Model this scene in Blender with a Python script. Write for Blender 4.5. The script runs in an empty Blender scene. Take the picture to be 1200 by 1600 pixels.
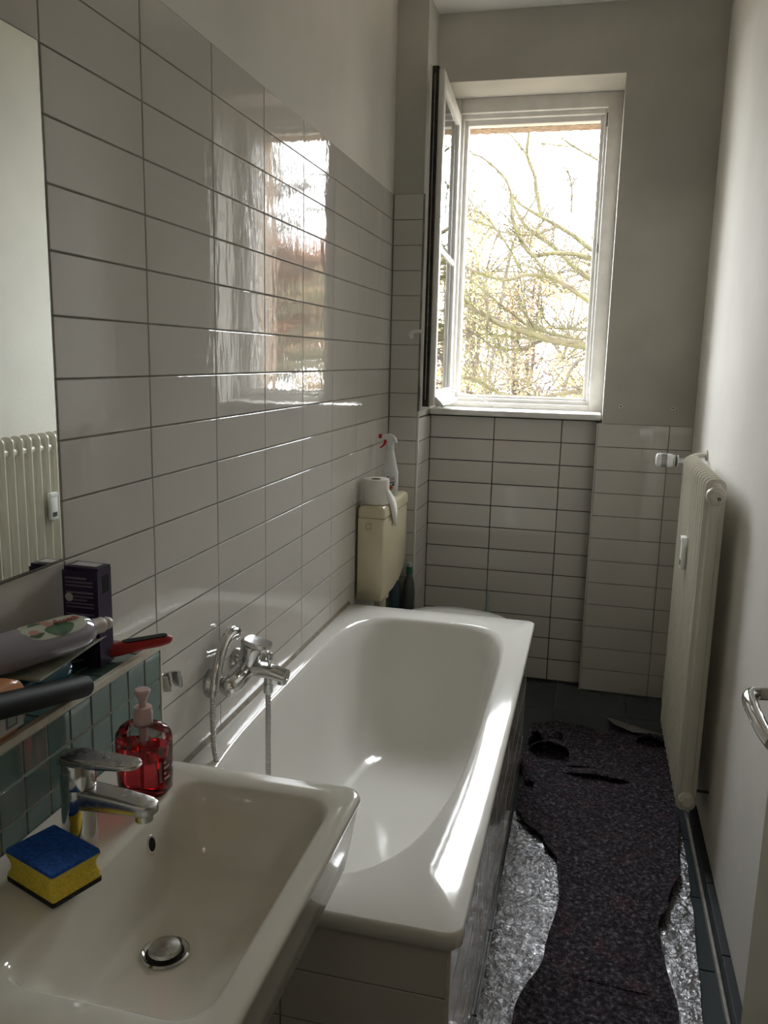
import bpy, bmesh, math, random
from mathutils import Vector, Matrix, noise
random.seed(7)
R_ = math.radians
C = bpy.context.scene.collection
SC = bpy.context.scene

# ------------------------------------------------------------------ camera
CAM = Vector((0.8580, -0.9059, 1.4858)); YAW, PITCH, ROLL, FPX = 0.24169, -0.18414, 0.02328, 1296.15
_f = Vector((-math.sin(YAW)*math.cos(PITCH), math.cos(YAW)*math.cos(PITCH), math.sin(PITCH)))
_r = Vector((math.cos(YAW), math.sin(YAW), 0)); _u = _r.cross(_f)
_r, _u = (math.cos(ROLL)*_r + math.sin(ROLL)*_u), (-math.sin(ROLL)*_r + math.cos(ROLL)*_u)
cam = bpy.data.objects.new('camera', bpy.data.cameras.new('camera')); C.objects.link(cam)
cam.data.sensor_fit = 'HORIZONTAL'; cam.data.sensor_width = 36; cam.data.lens = FPX/1200*36
cam.data.clip_start = 0.02; cam.data.clip_end = 300
cam.matrix_world = Matrix(((_r.x, _u.x, -_f.x, CAM.x), (_r.y, _u.y, -_f.y, CAM.y), (_r.z, _u.z, -_f.z, CAM.z), (0, 0, 0, 1)))
SC.camera = cam

# ------------------------------------------------------------------ light: an overcast white sky through the window
w = bpy.data.worlds.new('overcast_sky'); SC.world = w; w.use_nodes = True
bg = w.node_tree.nodes['Background']; bg.inputs[0].default_value = (0.93, 0.97, 1.0, 1); bg.inputs[1].default_value = 9.0
pl = bpy.data.lights.new('window_portal', 'AREA'); pl.shape = 'RECTANGLE'; pl.size = 0.66; pl.size_y = 1.27
pl.cycles.is_portal = True
po = bpy.data.objects.new('window_portal', pl); C.objects.link(po)
po.location = (0.50, 3.17, 1.90); po.rotation_euler = (R_(-90), 0, 0)
SC.view_settings.view_transform = 'Standard'; SC.view_settings.look = 'None'
SC.view_settings.gamma = 1.0; SC.view_settings.use_curve_mapping = False
SC.view_settings.exposure = 1.5
LAMP = 2.2      # brightness of the hallway lamp's glass
SC.cycles.max_bounces = 14; SC.cycles.diffuse_bounces = 8; SC.cycles.glossy_bounces = 6
SC.cycles.transparent_max_bounces = 16

# ------------------------------------------------------------------ materials
def mat(name, col, rough=.5, metal=0., spec=None, trans=0., ior=1.45, coat=0., noise_amt=0., noise_scale=8., col2=None,
        bump=0., bump_scale=60., bump_dist=.002, detail=4., sheen=0., sss=0., rough_var=0., alpha=1.):
    m = bpy.data.materials.new(name); m.use_nodes = True
    nt = m.node_tree; b = nt.nodes['Principled BSDF']; L = nt.links
    def s(k, v): b.inputs[k].default_value = v
    s('Base Color', (*col, 1)); s('Roughness', rough); s('Metallic', metal); s('IOR', ior)
    s('Transmission Weight', trans); s('Coat Weight', coat); s('Coat Roughness', .05); s('Alpha', alpha)
    if spec is not None: s('Specular IOR Level', spec)
    if sheen: s('Sheen Weight', sheen)
    if sss: s('Subsurface Weight', sss); s('Subsurface Radius', (.02, .015, .01)); 
    tc = nt.nodes.new('ShaderNodeNewGeometry')
    if noise_amt or col2:
        n = nt.nodes.new('ShaderNodeTexNoise'); n.inputs['Scale'].default_value = noise_scale; n.inputs['Detail'].default_value = detail
        L.new(tc.outputs['Position'], n.inputs['Vector'])
        rp = nt.nodes.new('ShaderNodeValToRGB'); L.new(n.outputs['Fac'], rp.inputs['Fac'])
        c2 = col2 if col2 else tuple(c*(1-noise_amt) for c in col)
        rp.color_ramp.elements[0].position = .35; rp.color_ramp.elements[1].position = .65
        rp.color_ramp.elements[0].color = (*c2, 1); rp.color_ramp.elements[1].color = (*col, 1)
        L.new(rp.outputs['Color'], b.inputs['Base Color'])
    if rough_var:
        n = nt.nodes.new('ShaderNodeTexNoise'); n.inputs['Scale'].default_value = noise_scale*2.3; n.inputs['Detail'].default_value = 5
        L.new(tc.outputs['Position'], n.inputs['Vector'])
        mr = nt.nodes.new('ShaderNodeMapRange'); mr.inputs['To Min'].default_value = max(0, rough-rough_var); mr.inputs['To Max'].default_value = rough+rough_var
        mr.inputs['From Min'].default_value = .3; mr.inputs['From Max'].default_value = .7
        L.new(n.outputs['Fac'], mr.inputs['Value']); L.new(mr.outputs['Result'], b.inputs['Roughness'])
    if bump:
        n2 = nt.nodes.new('ShaderNodeTexNoise'); n2.inputs['Scale'].default_value = bump_scale; n2.inputs['Detail'].default_value = 3
        L.new(tc.outputs['Position'], n2.inputs['Vector'])
        bp = nt.nodes.new('ShaderNodeBump'); bp.inputs['Strength'].default_value = bump; bp.inputs['Distance'].default_value = bump_dist
        L.new(n2.outputs['Fac'], bp.inputs['Height']); L.new(bp.outputs['Normal'], b.inputs['Normal'])
    return m

def mat_pane(name, tint=(1, 1, 1), refl=.06):
    m = bpy.data.materials.new(name); m.use_nodes = True; nt = m.node_tree; nt.nodes.clear(); L = nt.links
    o = nt.nodes.new('ShaderNodeOutputMaterial'); t = nt.nodes.new('ShaderNodeBsdfTransparent'); g = nt.nodes.new('ShaderNodeBsdfGlossy')
    t.inputs[0].default_value = (*tint, 1); g.inputs['Roughness'].default_value = .02
    fr = nt.nodes.new('ShaderNodeFresnel'); fr.inputs[0].default_value = 1.45
    mx = nt.nodes.new('ShaderNodeMixShader'); L.new(fr.outputs[0], mx.inputs[0]); L.new(t.outputs[0], mx.inputs[1]); L.new(g.outputs[0], mx.inputs[2])
    L.new(mx.outputs[0], o.inputs[0]); return m

M = {}
M['plaster'] = mat('plaster', (.77, .745, .69), .85, noise_amt=.10, noise_scale=2.2, bump=.25, bump_scale=90, bump_dist=.002)
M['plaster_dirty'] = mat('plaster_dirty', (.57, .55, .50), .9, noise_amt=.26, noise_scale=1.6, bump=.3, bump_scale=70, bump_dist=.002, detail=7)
M['ceiling'] = mat('ceiling_paint', (.80, .78, .74), .9, noise_amt=.06, noise_scale=2)
M['tile'] = mat('glazed_tile', (.62, .592, .552), .03, ior=1.56, noise_amt=.03, noise_scale=5, bump=.16, bump_scale=22, bump_dist=.004)
_n = M['tile'].node_tree; _b = [n for n in _n.nodes if n.type == 'BUMP'][0]; _t = _b.inputs['Height'].links[0].from_node
_vm = _n.nodes.new('ShaderNodeVectorMath'); _vm.operation = 'MULTIPLY'; _vm.inputs[1].default_value = (1, 1, .4)     # the glaze runs in vertical waves
_n.links.new(_t.inputs['Vector'].links[0].from_socket, _vm.inputs[0]); _n.links.new(_vm.outputs[0], _t.inputs['Vector'])
M['grout'] = mat('grout', (.27, .25, .21), .9, noise_amt=.35, noise_scale=20)
M['grout_dark'] = mat('grout_mildew', (.10, .085, .07), .9, col2=(.008, .007, .006), noise_scale=5, detail=6)
M['ledge_grout'] = mat('ledge_grout', (.46, .44, .37), .9, noise_amt=.3, noise_scale=30)
M['floor_tile'] = mat('floor_tile', (.045, .058, .064), .25, noise_amt=.10, noise_scale=4)
M['floor_grout'] = mat('floor_grout', (.16, .16, .15), .9)
M['skirt'] = mat('skirting_tile', (.03, .034, .038), .55, spec=.3)
M['caulk'] = mat('caulk', (.40, .38, .33), .6, noise_amt=.3, noise_scale=30)
M['caulk_brown'] = mat('caulk_brown', (.33, .28, .21), .5, noise_amt=.4, noise_scale=25)
M['enamel'] = mat('tub_enamel', (.80, .79, .75), .09, coat=.3, noise_amt=.04, noise_scale=3, rough_var=.04)
M['ceramic'] = mat('basin_ceramic', (.74, .715, .64), .10, coat=.3, noise_amt=.05, noise_scale=4, rough_var=.03)
M['white_plastic'] = mat('white_plastic', (.78, .77, .73), .35)
M['wc'] = mat('toilet_white', (.74, .74, .71), .15, coat=.2)
M['cistern'] = mat('cistern_beige', (.60, .55, .38), .25, noise_amt=.05, noise_scale=6)
M['cistern_line'] = mat('cistern_seam', (.2, .17, .1), .6)
M['chrome'] = mat('chrome', (.66, .66, .65), .10, metal=1, noise_amt=.06, noise_scale=30, rough_var=.04)
M['chrome_dull'] = mat('chrome_scaled', (.52, .52, .50), .26, metal=1, noise_amt=.05, noise_scale=40, rough_var=.03)
M['black'] = mat('black_plastic', (.008, .008, .008), .6, spec=.2)
M['dark_hole'] = mat('dark_hole', (.006, .006, .006), .9)
M['green_glass'] = mat('green_glass_tile', (.115, .20, .185), .07, coat=.5, noise_amt=.10, noise_scale=25)
M['trim_white'] = mat('tile_trim', (.70, .67, .57), .5, noise_amt=.12, noise_scale=40)
M['paint_white'] = mat('window_paint', (.74, .72, .68), .35, noise_amt=.12, noise_scale=14, bump=.15, bump_scale=120)
M['wood_dark'] = mat('weathered_wood', (.035, .028, .02), .8, col2=(.008, .007, .006), noise_scale=30, detail=6)
M['pane'] = mat_pane('window_glass', (.97, .98, .98))
M['rad'] = mat('radiator_enamel', (.72, .69, .60), .22, noise_amt=.03, noise_scale=10)
M['valve_white'] = mat('valve_plastic', (.72, .72, .70), .4)
M['slot'] = mat('slot_dark', (.05, .05, .05), .7)
M['stucco'] = mat('exterior_stucco', (.40, .30, .22), .95, noise_amt=.3, noise_scale=40, bump=.6, bump_scale=60, bump_dist=.01)
M['door'] = mat('door_paint', (.50, .46, .36), .3, noise_amt=.05, noise_scale=4)
M['mirror'] = mat('mirror_silver', (.86, .89, .85), .01, metal=1)
M['mirror_edge'] = mat('mirror_edge', (.03, .035, .03), .4)
M['bark'] = mat('bark', (.032, .023, .010), .9, col2=(.040, .036, .008), noise_scale=5)
M['bark_grey'] = mat('bark_grey', (.035, .026, .018), .9, noise_amt=.4, noise_scale=6)
M['leaf_yellow'] = mat('leaf_yellow', (.40, .30, .07), .7, col2=(.26, .21, .06), noise_scale=.9)
M['leaf_orange'] = mat('leaf_orange', (.24, .075, .025), .7, col2=(.16, .07, .025), noise_scale=1.2)
M['leaf_brown'] = mat('leaf_brown', (.20, .13, .06), .8, col2=(.14, .10, .045), noise_scale=1.2)
M['lawn'] = mat('lawn', (.07, .065, .03), .95, col2=(.08, .06, .035), noise_scale=.6)
M['paper'] = mat('tissue_paper', (.74, .71, .66), .95, bump=.3, bump_scale=150)
M['card'] = mat('cardboard_core', (.12, .09, .06), .9)
M['leaflet'] = mat('leaflet_paper', (.42, .43, .34), .5, noise_amt=.3, noise_scale=40)
M['purple'] = mat('purple_card', (.035, .022, .06), .4, noise_amt=.2, noise_scale=30)
M['print_grey'] = mat('print_grey', (.20, .18, .24), .6)
M['print_white'] = mat('print_white', (.55, .54, .53), .5)
M['red'] = mat('red_plastic', (.36, .018, .018), .35)
M['nozzle_red'] = mat('nozzle_red', (.42, .01, .02), .35)
M['steel'] = mat('steel', (.35, .36, .35), .3, metal=1)
M['blue'] = mat('blue_plastic', (.005, .09, .14), .2, coat=.5)
M['dark_blue'] = mat('dark_blue', (.01, .015, .04), .4)
M['orange'] = mat('orange_liquid_bottle', (.55, .24, .10), .25, noise_amt=.1)
M['yellow'] = mat('yellow_print', (.65, .42, .03), .5)
M['lilac'] = mat('lilac_bottle', (.27, .25, .30), .12, coat=.5, noise_amt=.06)
M['label_cream'] = mat('label_cream', (.48, .50, .40), .4)
M['label_green'] = mat('label_green', (.04, .13, .035), .4, noise_amt=.4, noise_scale=60)
M['label_pink'] = mat('label_pink', (.45, .22, .18), .4)
M['label_red'] = mat('label_red', (.40, .03, .03), .4)
M['cap_pale'] = mat('cap_pale', (.55, .50, .46), .4)
M['clear'] = mat_pane('clear_plastic', (.86, .84, .83))
M['soap_red'] = mat('red_soap', (1., .09, .12), .02, trans=1, ior=1.33)
M['pump'] = mat('pump_pink_white', (.62, .46, .45), .35, sss=.2)
M['label_clear'] = mat('label_clear', (.60, .42, .42), .35)
M['sponge'] = mat('sponge_yellow', (.82, .62, .07), .95, noise_amt=.25, noise_scale=300, bump=.8, bump_scale=500, bump_dist=.002)
M['sponge_blue'] = mat('sponge_blue', (.010, .10, .46), .8, noise_amt=.5, noise_scale=180, bump=.9, bump_scale=220, bump_dist=.002)
M['scour'] = mat('scour_black', (.02, .02, .02), .95, bump=.8, bump_scale=400)
M['spray_white'] = mat('spray_white', (.68, .70, .69), .3)
M['print_blue'] = mat('print_blue', (.04, .10, .25), .5)
M['print_navy'] = mat('print_navy', (.05, .05, .18), .5)
M['cap_green'] = mat('cap_green', (.02, .10, .055), .35)
M['cap_mint'] = mat('cap_mint', (.35, .45, .40), .4)
M['bottle_teal'] = mat('bottle_teal', (.05, .09, .11), .3)
M['bottle_grey'] = mat('bottle_grey', (.08, .085, .08), .3)
M['drain_dark'] = mat('drain_dark', (.05, .045, .04), .4, metal=.6)

def mat_fleece():
    m = mat('painters_fleece', (.03, .026, .03), .95, spec=.2)
    nt = m.node_tree; b = nt.nodes['Principled BSDF']; L = nt.links
    g = nt.nodes.new('ShaderNodeNewGeometry')
    def nz(sc, det, e):
        n = nt.nodes.new('ShaderNodeTexNoise'); n.inputs['Scale'].default_value = sc; n.inputs['Detail'].default_value = det; n.inputs['Roughness'].default_value = .68
        L.new(g.outputs['Position'], n.inputs['Vector']); r = nt.nodes.new('ShaderNodeValToRGB'); L.new(n.outputs['Fac'], r.inputs['Fac'])
        r.color_ramp.elements.remove(r.color_ramp.elements[0])
        for i, (p, c) in enumerate(e):
            el = r.color_ramp.elements[0] if i == 0 else r.color_ramp.elements.new(p)
            el.position = p; el.color = (*c, 1)
        return r, n
    base, n1 = nz(85, 9, [(.36, (.006, .005, .007)), (.50, (.026, .022, .027)), (.60, (.078, .068, .078)), (.69, (.22, .20, .22))])
    speck, _ = nz(300, 2, [(.64, (0, 0, 0)), (.74, (.45, .43, .45))])
    redn, _ = nz(11, 3, [(.56, (0, 0, 0)), (.72, (.035, .004, .008))])
    a1 = nt.nodes.new('ShaderNodeMix'); a1.data_type = 'RGBA'; a1.blend_type = 'ADD'; a1.inputs[0].default_value = .55
    L.new(base.outputs[0], a1.inputs[6]); L.new(speck.outputs[0], a1.inputs[7])
    a2 = nt.nodes.new('ShaderNodeMix'); a2.data_type = 'RGBA'; a2.blend_type = 'ADD'; a2.inputs[0].default_value = .8
    L.new(a1.outputs[2], a2.inputs[6]); L.new(redn.outputs[0], a2.inputs[7]); L.new(a2.outputs[2], b.inputs['Base Color'])
    bp = nt.nodes.new('ShaderNodeBump'); bp.inputs['Strength'].default_value = .8; bp.inputs['Distance'].default_value = .004
    L.new(n1.outputs['Fac'], bp.inputs['Height']); L.new(bp.outputs['Normal'], b.inputs['Normal'])
    return m
M['fleece'] = mat_fleece()
def mat_foil():
    m = mat('plastic_film', (.27, .27, .285), .15, metal=.75, spec=1., coat=.8)
    nt = m.node_tree; b = nt.nodes['Principled BSDF']; L = nt.links
    g = nt.nodes.new('ShaderNodeNewGeometry')
    v = nt.nodes.new('ShaderNodeTexNoise'); v.inputs['Scale'].default_value = 48; v.inputs['Detail'].default_value = 5; v.inputs['Distortion'].default_value = 1.8
    L.new(g.outputs['Position'], v.inputs['Vector'])
    bp = nt.nodes.new('ShaderNodeBump'); bp.inputs['Strength'].default_value = 1.0; bp.inputs['Distance'].default_value = .007
    L.new(v.outputs['Fac'], bp.inputs['Height']); L.new(bp.outputs['Normal'], b.inputs['Normal']); L.new(bp.outputs['Normal'], b.inputs['Coat Normal'])
    return m
M['foil'] = mat_foil()

# ------------------------------------------------------------------ mesh helpers
def obj(name, verts, faces, m, parent=None, smooth=None):
    me = bpy.data.meshes.new(name); me.from_pydata([tuple(v) for v in verts], [], faces); me.validate(); me.update()
    return mobj(name, me, m, parent, smooth)
def mobj(name, me, m, parent=None, smooth=None):
    o = bpy.data.objects.new(name, me); C.objects.link(o)
    if not me.materials: me.materials.append(M[m] if isinstance(m, str) else m)
    if parent is not None:
        o.parent = parent
    if smooth:
        me.polygons.foreach_set('use_smooth', [True]*len(me.polygons)); me.set_sharp_from_angle(angle=R_(smooth))
    return o
class MB:
    def __init__(s): s.v = []; s.f = []
    def add(s, v, f):
        n = len(s.v); s.v += [Vector(p) for p in v]; s.f += [tuple(i+n for i in q) for q in f]; return s
    def xf(s, mtx):
        s.v = [mtx @ p for p in s.v]; return s
    def box(s, x0, x1, y0, y1, z0, z1):
        return s.add([(x0,y0,z0),(x1,y0,z0),(x1,y1,z0),(x0,y1,z0),(x0,y0,z1),(x1,y0,z1),(x1,y1,z1),(x0,y1,z1)],
                     [(3,2,1,0),(4,5,6,7),(0,1,5,4),(1,2,6,5),(2,3,7,6),(3,0,4,7)])
    def rbox(s, x0, x1, y0, y1, z0, z1, r=.004, seg=3):
        bm = bmesh.new(); bmesh.ops.create_cube(bm, size=1)
        for v in bm.verts: v.co = Vector(((x0+x1)/2+v.co.x*(x1-x0), (y0+y1)/2+v.co.y*(y1-y0), (z0+z1)/2+v.co.z*(z1-z0)))
        bmesh.ops.bevel(bm, geom=list(bm.edges), offset=r, segments=seg, profile=.5, affect='EDGES')
        bm.verts.index_update(); v = [p.co.copy() for p in bm.verts]; f = [tuple(q.index for q in p.verts) for p in bm.faces]; bm.free()
        return s.add(v, f)
    def rings(s, rings, cap0=True, cap1=True, closed=False):
        n = len(rings[0]); v = [p for r in rings for p in r]; f = []
        k = len(rings)
        for i in range(k if closed else k-1):
            a, b = i*n, ((i+1) % k)*n
            for j in range(n):
                q = (j+1) % n; f.append((a+j, a+q, b+q, b+j))
        if not closed:
            if cap0: f.append(tuple(range(n-1, -1, -1)))
            if cap1: f.append(tuple((k-1)*n+j for j in range(n)))
        return s.add(v, f)
    def tube(s, pts, rad, n=12, cap=True):
        pts = [Vector(p) for p in pts]; k = len(pts)
        rad = rad if isinstance(rad, (list, tuple)) else [rad]*k
        t0 = (pts[1]-pts[0]).normalized(); a = Vector((0,0,1)) if abs(t0.z) < .9 else Vector((1,0,0))
        u = t0.cross(a).normalized(); rg = []
        for i, p in enumerate(pts):
            t = (pts[min(i+1,k-1)]-pts[max(i-1,0)]).normalized()
            u = (u - t*u.dot(t)).normalized(); w_ = t.cross(u)
            rg.append([p+rad[i]*(math.cos(2*math.pi*j/n)*u+math.sin(2*math.pi*j/n)*w_) for j in range(n)])
        return s.rings(rg, cap, cap)
    def lathe(s, prof, n=24, origin=(0,0,0), axis=(0,0,1), sx=1., sy=1., cap0=True, cap1=True):
        q = Vector((0,0,1)).rotation_difference(Vector(axis).normalized()); o = Vector(origin)
        rg = [[o+q@Vector((r*sx*math.cos(2*math.pi*j/n), r*sy*math.sin(2*math.pi*j/n), z)) for j in range(n)] for r, z in prof]
        return s.rings(rg, cap0, cap1)
    def prism(s, poly, h0, h1, plane='xy'):
        def P(a, b, h): return {'xy': (a,b,h), 'xz': (a,h,b), 'yz': (h,a,b)}[plane]
        return s.rings([[Vector(P(a,b,h0)) for a, b in poly], [Vector(P(a,b,h1)) for a, b in poly]])
    def ob(s, name, m, parent=None, smooth=None, fix=True):
        o = obj(name, s.v, s.f, m, None, None)
        if fix:
            bm = bmesh.new(); bm.from_mesh(o.data); bmesh.ops.recalc_face_normals(bm, faces=bm.faces); bm.to_mesh(o.data); bm.free()
        if smooth:
            o.data.polygons.foreach_set('use_smooth', [True]*len(o.data.polygons)); o.data.set_sharp_from_angle(angle=R_(smooth))
        if parent is not None:
            o.parent = parent
            o.data.transform(MATS.get(parent.name, Matrix()).inverted())
            MATS[o.name] = MATS.get(parent.name, Matrix())
        return o
MATS = {}
def tag(o, label, cat=None, group=None, kind=None):
    o['label'] = label
    if cat: o['category'] = cat
    if group: o['group'] = group
    if kind: o['kind'] = kind
    return o
def thing(name, label, cat, loc=(0,0,0), rot=(0,0,0), group=None, kind=None):
    o = bpy.data.objects.new(name, None); C.objects.link(o); o.empty_display_size = .05
    o.location = loc; o.rotation_euler = rot
    from mathutils import Euler
    MATS[o.name] = Matrix.LocRotScale(Vector(loc), Euler(rot), None)
    return tag(o, label, cat, group, kind)
def local(o): MATS[o.name] = Matrix(); return o     # parts of o are given in o's own coordinates
def arc(cx, cy, r, a0, a1, n=6): return [(cx+r*math.cos(R_(a0+(a1-a0)*i/n)), cy+r*math.sin(R_(a0+(a1-a0)*i/n))) for i in range(n+1)]
def rrect(x0, x1, y0, y1, r, n=6):
    r = min(r, (x1-x0)/2-1e-4, (y1-y0)/2-1e-4)
    return arc(x1-r, y0+r, r, -90, 0, n)+arc(x1-r, y1-r, r, 0, 90, n)+arc(x0+r, y1-r, r, 90, 180, n)+arc(x0+r, y0+r, r, 180, 270, n)
def catmull(P, n=6):
    P = [Vector(p) for p in P]; Q = [2*P[0]-P[1]]+P+[2*P[-1]-P[-2]]; out = []
    for i in range(1, len(Q)-2):
        a, b, c, d = Q[i-1:i+3]
        for k in range(n):
            t = k/n; out.append(.5*((2*b)+(c-a)*t+(2*a-5*b+4*c-d)*t*t+(3*b-a-3*c+d)*t**3))
    return out+[P[-1]]
def text(name, s, size, m, mtx, parent=None, depth=.0002):
    cu = bpy.data.curves.new(name, 'FONT'); cu.body = s; cu.size = size; cu.extrude = depth; cu.align_x = 'CENTER'; cu.align_y = 'CENTER'
    t = bpy.data.objects.new(name+'_c', cu); C.objects.link(t)
    me = bpy.data.meshes.new_from_object(t); bpy.data.objects.remove(t); bpy.data.curves.remove(cu)
    me.name = name; me.transform(mtx)
    if parent is not None: me.transform(MATS.get(parent.name, Matrix()).inverted())
    me.materials.clear(); return mobj(name, me, m, parent)
def frame_mtx(o, xdir, ydir):
    x = Vector(xdir).normalized(); z = x.cross(Vector(ydir)).normalized(); y = z.cross(x)
    return Matrix(((x.x,y.x,z.x,o[0]),(x.y,y.y,z.y,o[1]),(x.z,y.z,z.z,o[2]),(0,0,0,1)))

TH, TW, Z0 = 0.102, 0.3013, 0.0102          # tile pitch, height of the first joint above the floor
LW, RW, CEIL = 0.0, 1.28, 2.905
PIER_Y, PIER_X, NICHE_Y, BACK_Y, STEP_X, WIN_R = 2.616, 0.134, 2.889, 2.830, 0.8825, 0.902
FRAME_Y, SILL_Z, REV_Z = 3.06, 1.262, 2.637

# one shared mesh per tile size, front face towards local +z
_tm = {}
def tile_mesh(w_, h_, m, gap=.003, th=.007, bev=.0014):
    k = (round(w_, 4), round(h_, 4), m, gap)
    if k not in _tm:
        a, b = (w_-gap)/2, (h_-gap)/2
        def q(a, b, z): return [(-a,-b,z),(a,-b,z),(a,b,z),(-a,b,z)]
        v = q(a,b,-th)+q(a,b,-bev)+q(a-bev*.35,b-bev*.35,-bev*.35)+q(a-bev,b-bev,0); f = [(12,13,14,15)]
        for r in range(3):
            for j in range(4): f.append((r*4+j, r*4+(j+1)%4, (r+1)*4+(j+1)%4, (r+1)*4+j))
        me = bpy.data.meshes.new('tile'); me.from_pydata(v, [], f); me.update(); me.materials.append(M[m])
        _tm[k] = me
    return _tm[k]
def lay(parent, m, org, ud, vd, us, vs, gap=.003, tilt=.12, skip=None, name='tile', th=.007):
    """us, vs: joint positions along the two directions; one object for every tile"""
    ud, vd = Vector(ud), Vector(vd); n = ud.cross(vd)
    for i in range(len(us)-1):
        for j in range(len(vs)-1):
            if skip and skip((us[i]+us[i+1])/2, (vs[j]+vs[j+1])/2): continue
            me = tile_mesh(us[i+1]-us[i], vs[j+1]-vs[j], m, gap, th)
            o = bpy.data.objects.new(name, me); C.objects.link(o); o.parent = parent
            c = Vector(org)+ud*(us[i]+us[i+1])/2+vd*(vs[j]+vs[j+1])/2
            rx, ry = (R_(random.uniform(-tilt, tilt)) for _ in (0,1))
            o.matrix_local = MATS.get(parent.name, Matrix()).inverted() @ Matrix(((ud.x,vd.x,n.x,c.x),(ud.y,vd.y,n.y,c.y),(ud.z,vd.z,n.z,c.z),(0,0,0,1))) @ Matrix.Rotation(rx,4,'X') @ Matrix.Rotation(ry,4,'Y')

def struct(name, mb, m, label, smooth=None):
    return tag(mb.ob(name, m, None, smooth), label, None, None, 'structure')

# ------------------------------------------------------------------ the room
rows = [Z0+TH*k for k in range(22)]         # 0.0102 ... 2.152
TOP_L = rows[21]
fl = struct('floor', MB().box(-.2, 1.45, -2.6, 3.35, -.1, -.006), 'floor_grout', 'dark blue-grey tiled bathroom floor')
lay(fl, 'floor_tile', (0,0,0), (1,0,0), (0,1,0), [.785-.3*2, .785-.3, .785, 1.085, 1.25], [-.43, -.13, .17, .47, .77, 1.07, 1.37, 1.67, 1.97, 2.27, 2.57, 2.885], gap=.004, tilt=.05, name='floor_tile',
    skip=lambda u, v: (u < .6 and v < 2.0))
wl = struct('wall_left', MB().box(-.15, -.004, -2.6, 2.75, 0, CEIL), 'plaster', 'left wall with white glazed tiles below pale plaster')
MB().box(-.005, -.0022, -.55, PIER_Y, 0, TOP_L).ob('grout', 'grout', wl)
cols = [-.55]+[TW*k for k in range(-1, 9)]+[PIER_Y-.001]
lay(wl, 'tile', (0,0,0), (0,1,0), (0,0,1), cols, rows, skip=lambda u, v: (v < .5 and u < 2.0) or (v < .95 and u < .30))
wp = struct('wall_pier', MB().box(-.15, PIER_X-.008, PIER_Y+.008, 3.32, 0, CEIL), 'plaster_dirty', 'narrow tiled pier left of the window')
MB().box(0, PIER_X-.002, PIER_Y+.0022, PIER_Y+.02, 0, TOP_L).ob('grout', 'grout', wp)
MB().box(PIER_X-.02, PIER_X-.0022, PIER_Y+.01, NICHE_Y+.01, 0, 1.235).ob('grout', 'grout_dark', wp)
lay(wp, 'tile', (0,PIER_Y,0), (1,0,0), (0,0,1), [.002, PIER_X-.007], rows)
lay(wp, 'tile', (PIER_X,0,0), (0,1,0), (0,0,1), [PIER_Y+.006, NICHE_Y], [.006+TH*k for k in range(13)])
MB().rbox(PIER_X-.0075, PIER_X+.0015, PIER_Y-.0015, PIER_Y+.0075, 0, 1.262, .002, 2).ob('corner_profile', 'paint_white', wp)
# back wall: plaster over and beside the window, tiled step on the right, tiled niche below the sill
wb = MB().box(PIER_X-.02, RW+.15, BACK_Y, 3.15, REV_Z, CEIL).box(WIN_R, RW+.15, BACK_Y, 3.15, 1.226, REV_Z)
wb.box(STEP_X+.004, RW+.15, BACK_Y+.0075, 3.15, 0, 1.226).box(PIER_X-.05, STEP_X+.02, NICHE_Y+.0075, 3.15, 0, 1.236)
wb = struct('wall_back', wb, 'plaster_dirty', 'window wall of grey smudged plaster over white tiles')
MB().box(PIER_X-.01, STEP_X+.02, NICHE_Y+.0022, NICHE_Y+.01, 0, 1.2355).ob('grout', 'grout_dark', wb)
MB().box(STEP_X+.006, RW, BACK_Y+.0022, BACK_Y+.01, 0, 1.2255).ob('grout', 'grout', wb)
MB().box(STEP_X+.002, STEP_X+.0065, BACK_Y+.0075, NICHE_Y+.01, 0, 1.2355).ob('step_side', 'grout_dark', wb)
nrow = [.006+TH*k for k in range(13)]
lay(wb, 'tile', (0,NICHE_Y,0), (1,0,0), (0,0,1), [PIER_X, .4302, .7316, STEP_X], nrow, gap=.0038)
lay(wb, 'tile', (0,BACK_Y,0), (1,0,0), (0,0,1), [STEP_X+.004, STEP_X+TW, RW], [v-.004 for v in nrow])
MB().rbox(STEP_X-.0015, STEP_X+.0045, BACK_Y-.002, BACK_Y+.008, 0, 1.226, .0015, 2).ob('corner_profile', 'tile', wb)
lay(wb, 'tile', (STEP_X,0,0), (0,1,0), (0,0,1), [-NICHE_Y, -BACK_Y-.008], nrow) if False else None
wr = struct('wall_right', MB().box(RW, RW+.15, -2.6, 3.32, 0, CEIL), 'plaster', 'right wall of pale painted plaster')
ce = struct('ceiling', MB().box(-.2, 1.45, -2.6, 3.32, CEIL, CEIL+.12), 'ceiling', 'white painted ceiling')
wf = struct('wall_front', MB().box(-.05, .34, -.67, -.57, 0, CEIL).box(1.19, RW+.05, -.67, -.57, 0, CEIL).box(.34, 1.19, -.67, -.57, 2.06, CEIL),
            'plaster', 'wall around the doorway behind the viewer')
wh = struct('wall_hall', MB().box(-.15, 1.43, -2.6, -2.5, 0, CEIL), 'plaster', 'far wall of the hallway behind the viewer')
hl = thing('hall_lamp', 'round opal glass ceiling lamp in the hallway behind the viewer', 'lamp', (.75, -1.7, CEIL))
MB().lathe([(.06,-.02),(.06,0)], 24, (.75,-1.7,CEIL)).ob('base', 'paint_white', hl, 40)
_lm = mat('lamp_glass', (.9, .88, .8), .4); _lb = _lm.node_tree.nodes['Principled BSDF']; _lb.inputs['Emission Color'].default_value = (1, .88, .72, 1); _lb.inputs['Emission Strength'].default_value = LAMP
M['lamp_glass'] = _lm
MB().lathe([(.03,-.215),(.08,-.20),(.115,-.16),(.125,-.11),(.105,-.05),(.06,-.021)], 32, (.75,-1.7,CEIL)).ob('globe', 'lamp_glass', hl, 60)
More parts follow.
